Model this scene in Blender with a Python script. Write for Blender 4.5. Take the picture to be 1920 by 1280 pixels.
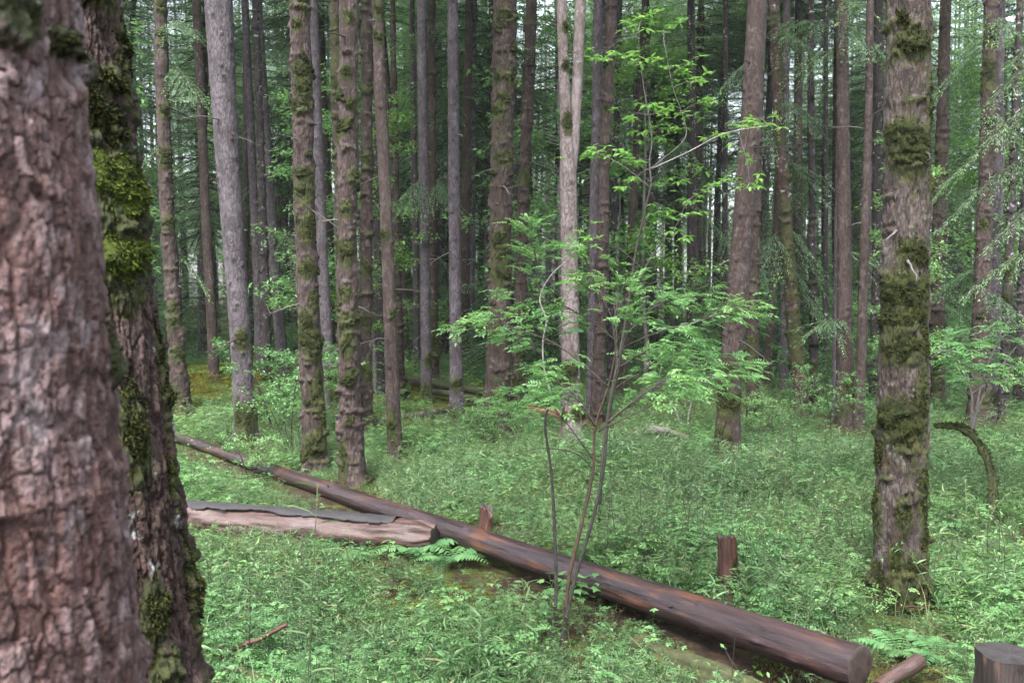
import bpy, math, random
import numpy as np
from mathutils import Vector, Matrix, Euler

for o in list(bpy.data.objects):
    bpy.data.objects.remove(o)
S = bpy.context.scene
COL = S.collection

# ------------------------------------------------------------------ camera
EYE = 2.0
FPX = 1732.0                      # focal length in pixels of a 1920 px wide picture
PITCH = math.atan((640 - 560) / FPX)
cam_d = bpy.data.cameras.new('camera')
cam = bpy.data.objects.new('camera', cam_d)
COL.objects.link(cam)
S.camera = cam
cam.location = (0, 0, EYE)
cam.rotation_euler = (math.pi / 2 - PITCH, 0, 0)
cam_d.sensor_width = 36.0
cam_d.lens = 36.0 * FPX / 1920.0
cam_d.clip_start = 0.05
cam_d.clip_end = 2000
cam_d.dof.use_dof = True
cam_d.dof.focus_distance = 8.0
cam_d.dof.aperture_fstop = 7.0

# ------------------------------------------------------------------ sky, sun, exposure
SUN_EL, SUN_AZ = math.radians(58), math.radians(200)
world = bpy.data.worlds.new('World')
S.world = world
world.use_nodes = True
wn, wl = world.node_tree.nodes, world.node_tree.links
bg = wn['Background']
sky = wn.new('ShaderNodeTexSky')
sky.sky_type = 'NISHITA'
sky.sun_disc = False
sky.sun_elevation = SUN_EL
sky.sun_rotation = SUN_AZ
sky.air_density = 1.0
sky.dust_density = 4.0
hs = wn.new('ShaderNodeHueSaturation')
hs.inputs['Saturation'].default_value = 0.45      # overcast: the blue is veiled
wl.new(sky.outputs[0], hs.inputs['Color'])
wl.new(hs.outputs[0], bg.inputs['Color'])
bg.inputs['Strength'].default_value = 0.13
sun_d = bpy.data.lights.new('sun', 'SUN')
sun_d.energy = 1.5
sun_d.angle = math.radians(16)
sun_d.color = (1.0, 0.97, 0.92)
sun = bpy.data.objects.new('sun', sun_d)
COL.objects.link(sun)
sd = Vector((math.sin(SUN_AZ) * math.cos(SUN_EL), math.cos(SUN_AZ) * math.cos(SUN_EL), math.sin(SUN_EL)))
sun.rotation_euler = sd.to_track_quat('Z', 'Y').to_euler()
S.view_settings.view_transform = 'Standard'
S.view_settings.look = 'None'
S.view_settings.gamma = 1.0
S.view_settings.exposure = 2.75
S.view_settings.use_curve_mapping = False
S.render.engine = 'CYCLES'
cy = S.cycles
cy.max_bounces = 5
cy.diffuse_bounces = 3
cy.glossy_bounces = 2
cy.transmission_bounces = 3
cy.volume_bounces = 0
cy.use_adaptive_sampling = True
cy.adaptive_threshold = 0.012
cy.sample_clamp_indirect = 6.0
cy.caustics_reflective = False
cy.caustics_refractive = False
cy.use_denoising = True
try:
    cy.denoiser = 'OPENIMAGEDENOISE'
    cy.denoising_input_passes = 'RGB_ALBEDO_NORMAL'
    cy.denoising_prefilter = 'ACCURATE'
except Exception:
    pass

# ------------------------------------------------------------------ numeric helpers
TAB = np.random.default_rng(7).random(65536).astype(np.float64)

def hsh(i, j, k=0, s=0):
    i = np.asarray(i, dtype=np.int64); j = np.asarray(j, dtype=np.int64); k = np.asarray(k, dtype=np.int64)
    return TAB[((i * 73856093) ^ (j * 19349663) ^ (k * 83492791) ^ (s * 2654435)) & 65535]

def vnoise(x, y, z, s=0):
    xi, yi, zi = np.floor(x), np.floor(y), np.floor(z)
    fx, fy, fz = x - xi, y - yi, z - zi
    fx = fx * fx * (3 - 2 * fx); fy = fy * fy * (3 - 2 * fy); fz = fz * fz * (3 - 2 * fz)
    xi = xi.astype(np.int64); yi = yi.astype(np.int64); zi = zi.astype(np.int64)
    def L(a, b, t): return a + (b - a) * t
    a = L(L(hsh(xi, yi, zi, s), hsh(xi + 1, yi, zi, s), fx), L(hsh(xi, yi + 1, zi, s), hsh(xi + 1, yi + 1, zi, s), fx), fy)
    b = L(L(hsh(xi, yi, zi + 1, s), hsh(xi + 1, yi, zi + 1, s), fx), L(hsh(xi, yi + 1, zi + 1, s), hsh(xi + 1, yi + 1, zi + 1, s), fx), fy)
    return L(a, b, fz) * 2 - 1

def fbm(x, y, z, o=4, s=0):
    r = 0; a = 1.0; t = 0
    for q in range(o):
        r = r + a * vnoise(x, y, z, s + q * 17); t += a
        a *= 0.5; x = x * 2.03 + 3.1; y = y * 2.03 + 1.7; z = z * 2.03 + 5.3
    return r / t

def voronoi(u, v, nper, s=0, jit=0.85):
    """cells in (u, v); u wraps every nper cells; returns F1, F2-F1 and a random value for the cell"""
    ui = np.floor(u).astype(np.int64); vi = np.floor(v).astype(np.int64)
    f1 = np.full(u.shape, 9.0); f2 = np.full(u.shape, 9.0); cid = np.zeros(u.shape)
    for di in (-1, 0, 1):
        for dj in (-1, 0, 1):
            i = ui + di; j = vi + dj; im = np.mod(i, nper)
            px = i + 0.5 + jit * (hsh(im, j, 1, s) - .5); py = j + 0.5 + jit * (hsh(im, j, 2, s) - .5)
            d = np.hypot(px - u, py - v)
            n = d < f1
            f2 = np.where(n, f1, np.minimum(f2, d))
            cid = np.where(n, hsh(im, j, 3, s), cid)
            f1 = np.where(n, d, f1)
    return f1, f2 - f1, cid

def sstep(a, b, x):
    t = np.clip((x - a) / (b - a), 0, 1)
    return t * t * (3 - 2 * t)

def ground_z(x, y):
    x = np.asarray(x, dtype=float); y = np.asarray(y, dtype=float)
    z = 0.10 * fbm(x * .35, y * .35, x * 0 + .5, 3, 11) + 0.03 * fbm(x * 1.7, y * 1.7, x * 0 + 2.5, 2, 12)
    far = sstep(8, 40, np.hypot(x, y))
    z = z * (1 + 2.5 * far)
    z = z + 0.55 * np.exp(-((x + 6.6) / 2.2) ** 2 - ((y - 20) / 3.4) ** 2)
    z = z + 0.30 * np.exp(-((x + 1.0) / 4.0) ** 2 - ((y - 24) / 3.0) ** 2)
    z = z - 0.20 * np.exp(-((x - 1.45) / .55) ** 2 - ((y - 4.75) / .35) ** 2)      # hollow under the log's end
    z = z + 0.6 * sstep(45, 120, y)
    return z

def gz(x, y):
    return float(ground_z(np.array([x]), np.array([y]))[0])

CP, SP = math.cos(PITCH), math.sin(PITCH)
def ray(px, py):
    a = (px - 960) / FPX; b = -(py - 640) / FPX
    return np.array([a, CP + b * SP, -SP + b * CP])     # forward depth 1

def at(px, py, d):
    """point of the place seen at a pixel of the photograph, d metres ahead"""
    return np.array([0, 0, EYE]) + ray(px, py) * d

def hit(px, py):
    r = ray(px, py); d = 1.5; 
    prev = d
    while d < 150:
        p = np.array([0, 0, EYE]) + r * d
        if p[2] < gz(p[0], p[1]):
            break
        prev = d; d += 0.1
    lo, hi = prev, d
    for _ in range(16):
        m = (lo + hi) / 2
        p = np.array([0, 0, EYE]) + r * m
        if p[2] < gz(p[0], p[1]): hi = m
        else: lo = m
    p = np.array([0, 0, EYE]) + r * hi
    return p, hi

# ------------------------------------------------------------------ mesh building
class MB:
    """collects triangles and quads with a random value and a material slot each; build() makes ONE mesh"""
    def __init__(self):
        self.v = []; self.t = []; self.q = []; self.a = []; self.mt = []; self.mq = []; self.n = 0; self.b = []
    def add(self, V, T=None, Q=None, rnd=None, mat=0, tip=None):
        V = np.asarray(V, dtype=float).reshape(-1, 3)
        k = len(V)
        self.v.append(V)
        self.a.append(np.zeros(k) if rnd is None else np.broadcast_to(np.asarray(rnd, float), (k,)).astype(float))
        self.b.append(np.zeros(k) if tip is None else np.broadcast_to(np.asarray(tip, float), (k,)).astype(float))
        if T is not None and len(T):
            T = np.asarray(T, dtype=np.int64).reshape(-1, 3) + self.n
            self.t.append(T); self.mt.append(np.full(len(T), mat))
        if Q is not None and len(Q):
            Q = np.asarray(Q, dtype=np.int64).reshape(-1, 4) + self.n
            self.q.append(Q); self.mq.append(np.full(len(Q), mat))
        self.n += k
    def tube(self, P, R, sides=6, rnd=0., mat=0, cap=True, jig=0., seed=0):
        P = np.asarray(P, float); R = np.broadcast_to(np.asarray(R, float), (len(P),))
        T = np.gradient(P, axis=0); T /= np.linalg.norm(T, axis=1)[:, None] + 1e-9
        up = np.array([0, 0, 1.0]) if abs(T[0, 2]) < .9 else np.array([1.0, 0, 0])
        X = np.cross(up, T[0]); X /= np.linalg.norm(X)
        n = len(P); V = np.zeros((n, sides, 3))
        ang = np.arange(sides) * 2 * np.pi / sides
        for i in range(n):
            X = X - T[i] * X.dot(T[i]); X /= np.linalg.norm(X) + 1e-9
            Y = np.cross(T[i], X)
            rr = R[i]
            if jig:
                rr = R[i] * (1 + jig * (hsh(np.arange(sides), i, 5, seed) - .5))
            V[i] = P[i] + (np.cos(ang) * rr)[:, None] * X + (np.sin(ang) * rr)[:, None] * Y
        i, j = np.meshgrid(np.arange(n - 1), np.arange(sides), indexing='ij')
        j2 = (j + 1) % sides
        Q = np.stack([i * sides + j, i * sides + j2, (i + 1) * sides + j2, (i + 1) * sides + j], -1).reshape(-1, 4)
        VV = V.reshape(-1, 3); Tt = []
        if cap:
            VV = np.vstack([VV, P[0], P[-1]]); c0, c1 = n * sides, n * sides + 1
            for k in range(sides):
                Tt.append((c0, (k + 1) % sides, k)); Tt.append((c1, (n - 1) * sides + k, (n - 1) * sides + (k + 1) % sides))
        self.add(VV, Tt, Q, rnd, mat)
    def leaves(self, C, D, N, Ln, W, rnd=None, mat=0, droop=.15, fold=.2, tip=None, fine=False):
        """many leaves at once: C base point, D direction, N upward normal, Ln length, W width"""
        C = np.asarray(C, float).reshape(-1, 3); n = len(C)
        if n == 0: return
        D = np.broadcast_to(D, (n, 3)); N = np.broadcast_to(N, (n, 3))
        D = D / (np.linalg.norm(D, axis=1)[:, None] + 1e-9)
        Sd = np.cross(D, N); Sd /= np.linalg.norm(Sd, axis=1)[:, None] + 1e-9
        N = np.cross(Sd, D)
        Ln = np.broadcast_to(np.asarray(Ln, float), (n,))[:, None]; W = np.broadcast_to(np.asarray(W, float), (n,))[:, None]
        rnd = np.random.default_rng(n).random(n) if rnd is None else np.broadcast_to(rnd, (n,))
        if not fine:
            m = C + D * Ln * .45 + N * W * fold
            V = np.stack([C, m + Sd * W * .5, C + D * Ln - N * Ln * droop, m - Sd * W * .5], 1)
            o = np.arange(n)[:, None] * 4
            T = np.concatenate([o + np.array([0, 2, 1]), o + np.array([0, 3, 2])], 0)
            k = 4
        else:
            a = C + D * Ln * .28 + N * W * fold * .7; b = C + D * Ln * .66 - N * Ln * droop * .35 + N * W * fold * .6
            am = C + D * Ln * .28; bm = C + D * Ln * .66 - N * Ln * droop * .35
            V = np.stack([C, a + Sd * W * .46, a - Sd * W * .46, am, b + Sd * W * .40, b - Sd * W * .40, bm, C + D * Ln - N * Ln * droop], 1)
            o = np.arange(n)[:, None] * 8
            T = np.concatenate([o + np.array(q) for q in ([0, 3, 1], [0, 2, 3], [1, 3, 6], [1, 6, 4], [3, 2, 5], [3, 5, 6], [4, 6, 7], [6, 5, 7])], 0)
            k = 8
        self.add(V.reshape(-1, 3), T, None, np.repeat(rnd, k), mat, None if tip is None else np.repeat(np.broadcast_to(tip, (n,)), k))
    def mesh(self, name, mats, smooth=True, extra=None):
        V = np.concatenate(self.v) if self.v else np.zeros((0, 3))
        T = np.concatenate(self.t) if self.t else np.zeros((0, 3), int)
        Q = np.concatenate(self.q) if self.q else np.zeros((0, 4), int)
        mi = np.concatenate([np.concatenate(self.mt) if self.mt else np.zeros(0), np.concatenate(self.mq) if self.mq else np.zeros(0)]).astype(np.int32)
        me = bpy.data.meshes.new(name)
        me.vertices.add(len(V)); me.vertices.foreach_set('co', V.astype(np.float32).ravel())
        nl = len(T) * 3 + len(Q) * 4
        me.loops.add(nl); me.loops.foreach_set('vertex_index', np.concatenate([T.ravel(), Q.ravel()]).astype(np.int32))
        me.polygons.add(len(T) + len(Q))
        st = np.concatenate([np.arange(len(T)) * 3, len(T) * 3 + np.arange(len(Q)) * 4]).astype(np.int32)
        me.polygons.foreach_set('loop_start', st)
        if smooth: me.polygons.foreach_set('use_smooth', np.ones(len(st), bool))
        for m in (mats if isinstance(mats, (list, tuple)) else [mats]): me.materials.append(m)
        me.polygons.foreach_set('material_index', mi)
        for nm, arr in [('rnd', np.concatenate(self.a)), ('tip', np.concatenate(self.b))] + list((extra or {}).items()):
            at_ = me.attributes.new(nm, 'FLOAT', 'POINT'); at_.data.foreach_set('value', np.asarray(arr, np.float32))
        me.update(calc_edges=True)
        return me
    def build(self, name, mats, parent=None, loc=None, smooth=True, extra=None):
        return link(name, self.mesh(name, mats, smooth, extra), parent, loc)

def link(name, me, parent=None, loc=None, rot=None, scale=None):
    o = bpy.data.objects.new(name, me)
    COL.objects.link(o)
    if parent is not None: o.parent = parent
    if loc is not None: o.location = loc
    if rot is not None: o.rotation_euler = rot
    if scale is not None: o.scale = scale if isinstance(scale, (tuple, list)) else (scale,) * 3
    return o

def thing(name, label, cat, loc=(0, 0, 0), group=None, rotz=0.):
    o = link(name, None, None, [float(c) for c in loc], (0, 0, rotz))
    o.empty_display_size = .2
    o['label'] = label; o['category'] = cat
    if group: o['group'] = group
    return o

def tag(o, label, cat=None, group=None, kind=None):
    o['label'] = label
    if cat: o['category'] = cat
    if group: o['group'] = group
    if kind: o['kind'] = kind
    return o

# ------------------------------------------------------------------ materials
class NT:
    def __init__(self, name):
        self.m = bpy.data.materials.new(name); self.m.use_nodes = True
        self.n = self.m.node_tree.nodes; self.l = self.m.node_tree.links
        self.p = self.n['Principled BSDF']; self.out = self.n['Material Output']
    def new(self, t, **kw):
        x = self.n.new(t)
        for k, v in kw.items(): setattr(x, k, v)
        return x
    def link(self, a, b): self.l.new(a, b)
    def coords(self): 
        if not hasattr(self, '_c'): self._c = self.new('ShaderNodeTexCoord')
        return self._c.outputs['Object']
    def noise(self, scale, detail=4, rough=.6, vec=None, stretch=None, dist=0.):
        x = self.new('ShaderNodeTexNoise'); x.inputs['Scale'].default_value = scale
        x.inputs['Detail'].default_value = detail; x.inputs['Roughness'].default_value = rough; x.inputs['Distortion'].default_value = dist
        v = vec or self.coords()
        if stretch:
            mp = self.new('ShaderNodeMapping'); mp.inputs['Scale'].default_value = stretch
            self.link(v, mp.inputs['Vector']); v = mp.outputs[0]
        self.link(v, x.inputs['Vector'])
        return x.outputs['Fac']
    def attr(self, nm):
        x = self.new('ShaderNodeAttribute'); x.attribute_name = nm
        return x.outputs['Fac']
    def ramp(self, fac, stops):
        x = self.new('ShaderNodeValToRGB'); e = x.color_ramp.elements
        while len(e) < len(stops): e.new(0.5)
        for k, (p, c) in enumerate(stops):
            e[k].position = p; e[k].color = (c, c, c, 1) if isinstance(c, (int, float)) else (*c, 1)
        self.link(fac, x.inputs[0])
        return x.outputs[0]
    def mix(self, fac, a, b, mode='MIX'):
        x = self.new('ShaderNodeMix', data_type='RGBA', blend_type=mode)
        for s, i in ((fac, 0), (a, 6), (b, 7)):
            if isinstance(s, (int, float)): x.inputs[i].default_value = s if i == 0 else (s, s, s, 1)
            elif isinstance(s, tuple): x.inputs[i].default_value = (*s, 1)
            else: self.link(s, x.inputs[i])
        return x.outputs[2]
    def math(self, op, a, b=None, clamp=False):
        x = self.new('ShaderNodeMath', operation=op, use_clamp=clamp)
        for i, s in ((0, a), (1, b)):
            if s is None: continue
            if isinstance(s, (int, float)): x.inputs[i].default_value = s
            else: self.link(s, x.inputs[i])
        return x.outputs[0]
    def bump(self, h, strength=.5, dist=.01, prev=None):
        x = self.new('ShaderNodeBump'); x.inputs['Strength'].default_value = strength; x.inputs['Distance'].default_value = dist
        self.link(h, x.inputs['Height'])
        if prev is not None: self.link(prev, x.inputs['Normal'])
        self.link(x.outputs[0], self.p.inputs['Normal'])
        return x.outputs[0]

MOSS_D, MOSS_L, MOSS_Y = (.007, .010, .003), (.026, .032, .007), (.068, .064, .012)

def bark_mat(name, dark, mid, light, inner, fine=60, rough=.8, lichen=.0, lichc=(.42, .42, .42), spec=.3, red=None):
    t = NT(name)
    n1 = t.noise(5.0, 5, .7, stretch=(1, 1, .5))
    n2 = t.noise(fine, 5, .75, stretch=(1, 1, .30))
    n3 = t.noise(1.1, 3, .5)
    cell = t.attr('rnd')
    f = t.math('ADD', t.math('MULTIPLY', n1, .55), t.math('ADD', t.math('MULTIPLY', cell, .22), t.math('ADD', t.math('MULTIPLY', n2, .55), t.math('MULTIPLY', n3, .22))))
    c = t.ramp(f, [(.55, dark), (.73, mid), (.90, light)])
    c = t.mix(t.math('MULTIPLY', t.math('SUBTRACT', 1.0, t.attr('crack')), .85), c, inner)
    if red:      # patches where flakes have come off
        rn = t.ramp(t.noise(13, 5, .7, stretch=(1, 1, .45)), [(.50, 0.), (.60, 1.)])
        c = t.mix(t.math('MULTIPLY', rn, .6), c, t.ramp(n2, [(.35, tuple(x * .35 for x in red)), (.7, red)]))
    if lichen:
        ln = t.ramp(t.noise(9, 5, .7), [(.60 - lichen * .15, 0.), (.68 - lichen * .1, 1.)])
        c = t.mix(t.math('MULTIPLY', ln, .7), c, lichc)
    mn = t.noise(28, 4, .7)
    mw = t.ramp(t.math('ADD', t.attr('tip'), t.math('MULTIPLY', t.math('SUBTRACT', mn, .5), 1.1)), [(.42, 0.), (.60, 1.)])
    mc = t.ramp(t.noise(14, 5, .75), [(.3, MOSS_D), (.52, MOSS_L), (.75, MOSS_Y)])
    c = t.mix(mw, c, mc)
    t.link(c, t.p.inputs['Base Color'])
    t.p.inputs['Roughness'].default_value = rough
    t.p.inputs['Specular IOR Level'].default_value = spec
    b = t.bump(n2, 1.0, .03)
    t.bump(t.noise(fine * 3.5, 3, .7), .6, .005, b)
    return t.m

M = {}
M['bark_plate'] = bark_mat('bark_plate_pink_grey', (0.0250, 0.0104, 0.0077), (0.0812, 0.0453, 0.0410), (0.2253, 0.1595, 0.1609), (0.0293, 0.0104, 0.0069), 48, .65, .25, (0.2704, 0.2265, 0.2340), red=(0.1409, 0.0666, 0.0544))
M['bark_dark'] = bark_mat('bark_dark_brown', (.0075, .0036, .0028), (.030, .0155, .0115), (.082, .054, .048), (.009, .004, .003), 40, .7, .05, red=(.045, .020, .013))
M['bark_big'] = bark_mat('bark_grey_brown_lichen', (0.0105, 0.0072, 0.0062), (0.0368, 0.0270, 0.0238), (0.0985, 0.0801, 0.0750), (0.0118, 0.0066, 0.0050), 36, .75, .28, (0.1248, 0.1215, 0.1094), red=(0.0483, 0.0251, 0.0202))
M['bark_red'] = bark_mat('bark_reddish_brown', (0.0089, 0.0057, 0.0046), (0.0291, 0.0189, 0.0164), (0.0708, 0.0531, 0.0494), (0.0108, 0.0057, 0.0042), 27, .75, .10, (0.0884, 0.0821, 0.0793), red=(0.0445, 0.0223, 0.0155))
M['bark_grey'] = bark_mat('bark_lilac_grey', (0.0180, 0.0146, 0.0172), (0.0490, 0.0408, 0.0466), (0.1020, 0.0881, 0.0996), (0.0196, 0.0139, 0.0146), 32, .75, .08, (0.1142, 0.1061, 0.1183))
M['bark_pale'] = bark_mat('bark_pale_tan', (0.0407, 0.0306, 0.0264), (0.0978, 0.0783, 0.0747), (0.1785, 0.1530, 0.1573), (0.0442, 0.0272, 0.0204), 28, .75, .2, (0.1955, 0.1785, 0.1870))
M['bark_brown'] = bark_mat('bark_moss_brown', (0.0061, 0.0040, 0.0029), (0.0208, 0.0129, 0.0093), (0.0490, 0.0355, 0.0301), (0.0079, 0.0043, 0.0029), 26, .8, .08, (0.0796, 0.0734, 0.0665))
M['bark_black'] = bark_mat('bark_near_black', (0.0054, 0.0041, 0.0041), (0.0163, 0.0122, 0.0122), (0.0394, 0.0320, 0.0320), (0.0075, 0.0048, 0.0048), 30, .7, .04)

def moss_mat(name, d=MOSS_D, l=MOSS_L, y=MOSS_Y):
    t = NT(name)
    n = t.noise(22, 5, .75)
    f = t.math('ADD', t.math('MULTIPLY', n, .7), t.math('MULTIPLY', t.attr('rnd'), .35))
    c = t.ramp(f, [(.34, d), (.55, l), (.82, y)])
    t.link(c, t.p.inputs['Base Color'])
    t.p.inputs['Roughness'].default_value = .85
    t.p.inputs['Specular IOR Level'].default_value = .15
    t.bump(t.noise(160, 3, .8), .8, .01)
    return t.m
M['moss'] = moss_mat('moss_olive')
M['moss_bright'] = moss_mat('moss_bright_green', (.018, .028, .004), (.055, .078, .010), (.12, .14, .018))

def leaf_mat(name, a, b, c, tipc=None, trans=.35, rough=.45, spec=.35, inst=.5):
    t = NT(name)
    oi = t.new('ShaderNodeObjectInfo')
    f = t.math('ADD', t.math('MULTIPLY', t.attr('rnd'), 1 - inst), t.math('MULTIPLY', oi.outputs['Random'], inst))
    col = t.ramp(f, [(.1, a), (.5, b), (.92, c)])
    geo = t.new('ShaderNodeNewGeometry')
    pn = t.ramp(t.noise(.9, 3, .6, vec=geo.outputs['Position']), [(.35, 0.), (.65, 1.)])
    col = t.mix(t.math('MULTIPLY', pn, .55), col, t.mix(1.0, col, (1.12, .92, .70), 'MULTIPLY'))
    if tipc: col = t.mix(t.attr('tip'), col, tipc)
    t.link(col, t.p.inputs['Base Color'])
    t.p.inputs['Roughness'].default_value = rough
    t.p.inputs['Specular IOR Level'].default_value = spec
    tr = t.new('ShaderNodeBsdfTranslucent')
    t.link(t.mix(.5, col, (.12, .24, .05)), tr.inputs['Color'])
    ms = t.new('ShaderNodeMixShader'); ms.inputs[0].default_value = trans
    t.link(t.p.outputs[0], ms.inputs[1]); t.link(tr.outputs[0], ms.inputs[2])
    t.link(ms.outputs[0], t.out.inputs['Surface'])
    return t.m
M['needle'] = leaf_mat('needles_dark_green', (0.0414, 0.0920, 0.0529), (0.0782, 0.1552, 0.0874), (0.1265, 0.2185, 0.1150), (0.1955, 0.3565, 0.1150), .36)
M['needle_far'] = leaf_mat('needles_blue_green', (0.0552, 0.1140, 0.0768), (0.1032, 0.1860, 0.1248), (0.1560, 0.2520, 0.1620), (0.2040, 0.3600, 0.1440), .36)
M['grass'] = leaf_mat('bamboo_grass_green', (.050, .105, .045), (.118, .212, .096), (.200, .312, .155), (.30, .25, .14), .34, .45, .45)
M['herb'] = leaf_mat('herb_green', (.042, .115, .042), (.095, .215, .082), (.175, .32, .125), None, .36, .45)
M['sap_leaf'] = leaf_mat('sapling_leaf_green', (.080, .200, .075), (.125, .28, .11), (.19, .36, .13), None, .5, .4, .4)
M['bright_leaf'] = leaf_mat('bright_leaf_green', (.085, .215, .05), (.13, .295, .065), (.19, .37, .09), None, .52, .4, .4)
M['fern'] = leaf_mat('fern_green', (.07, .18, .08), (.10, .235, .10), (.14, .28, .12), None, .45)

def simple(name, a, b, scale=20, rough=.7, spec=.3, stretch=None, bump=.3, bs=80):
    t = NT(name)
    c = t.ramp(t.noise(scale, 5, .65, stretch=stretch), [(.32, a), (.68, b)])
    t.link(c, t.p.inputs['Base Color'])
    t.p.inputs['Roughness'].default_value = rough; t.p.inputs['Specular IOR Level'].default_value = spec
    if bump: t.bump(t.noise(bs, 4, .7, stretch=stretch), bump, .01)
    return t.m
M['twig'] = simple('twig_dark', (.018, .014, .012), (.05, .04, .036), 30)
M['twig_grey'] = simple('twig_grey', (.05, .045, .042), (.115, .105, .10), 30)
M['stem_black'] = simple('stem_black', (.009, .008, .007), (.036, .033, .028), 25)
M['stem_brown'] = simple('stem_orange_brown', (.022, .012, .008), (.060, .036, .024), 25)
M['stem_pale'] = simple('stem_pale', (.12, .11, .105), (.28, .26, .25), 40)
M['stem_green'] = simple('stem_green', (.05, .08, .03), (.10, .13, .05), 30)

# ------------------------------------------------------------------ the ground
def ground_mat():
    t = NT('forest_floor')
    n1 = t.noise(.55, 5, .6); n2 = t.noise(9, 6, .75); n3 = t.noise(45, 4, .8)
    soil = t.ramp(n2, [(.3, (.010, .0065, .004)), (.5, (.028, .018, .012)), (.72, (.065, .040, .026))])
    moss = t.ramp(t.noise(16, 6, .75), [(.3, (.016, .022, .005)), (.52, (.048, .060, .011)), (.75, (.105, .098, .020))])
    f = t.ramp(t.math('ADD', n1, t.math('MULTIPLY', t.math('SUBTRACT', n2, .5), .6)), [(.50, 0.), (.62, 1.)])
    c = t.mix(t.math('MAXIMUM', f, t.attr('tip')), soil, moss)
    t.link(c, t.p.inputs['Base Color']); t.p.inputs['Roughness'].default_value = .9
    t.p.inputs['Specular IOR Level'].default_value = .15
    b = t.bump(n2, .8, .05); t.bump(n3, .8, .02, b)
    return t.m
def build_ground():
    def axis(lo, hi, n, k):
        s = np.linspace(-1, 1, n); s = np.sign(s) * np.abs(s) ** k
        return s
    xs = axis(0, 0, 241, 2.6) * 400
    ys = np.concatenate([np.linspace(-60, 2, 12)[:-1], 2 + (np.linspace(0, 1, 260) ** 2.4) * 420])
    X, Y = np.meshgrid(xs, ys, indexing='xy')
    Z = ground_z(X.ravel(), Y.ravel()).reshape(X.shape)
    V = np.stack([X, Y, Z], -1).reshape(-1, 3)
    ny, nx = X.shape
    i, j = np.meshgrid(np.arange(ny - 1), np.arange(nx - 1), indexing='ij')
    Q = np.stack([i * nx + j, i * nx + j + 1, (i + 1) * nx + j + 1, (i + 1) * nx + j], -1).reshape(-1, 4)
    m = MB()
    mossy = np.exp(-((V[:, 0] + 6.2) / 2.4) ** 2 - ((V[:, 1] - 18) / 5) ** 2) + .8 * np.exp(-((V[:, 0]) / 6) ** 2 - ((V[:, 1] - 20) / 5) ** 2)
    m.add(V, None, Q, 0., 0, np.clip(mossy * 1.3, 0, 1))
    g = m.build('ground', ground_mat())
    tag(g, 'mossy brown forest floor under the green undergrowth', kind='structure')
build_ground()

# ------------------------------------------------------------------ trunks
BK = {  # cell width, cell height, depth of the relief, lumps
    'plate': (.015, .034, .0055, .009), 'big': (.022, .05, .009, .019), 'rough': (.022, .05, .007, .024),
    'scaly': (.018, .026, .0035, .004), 'dark': (.018, .07, .014, .014)}

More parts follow.
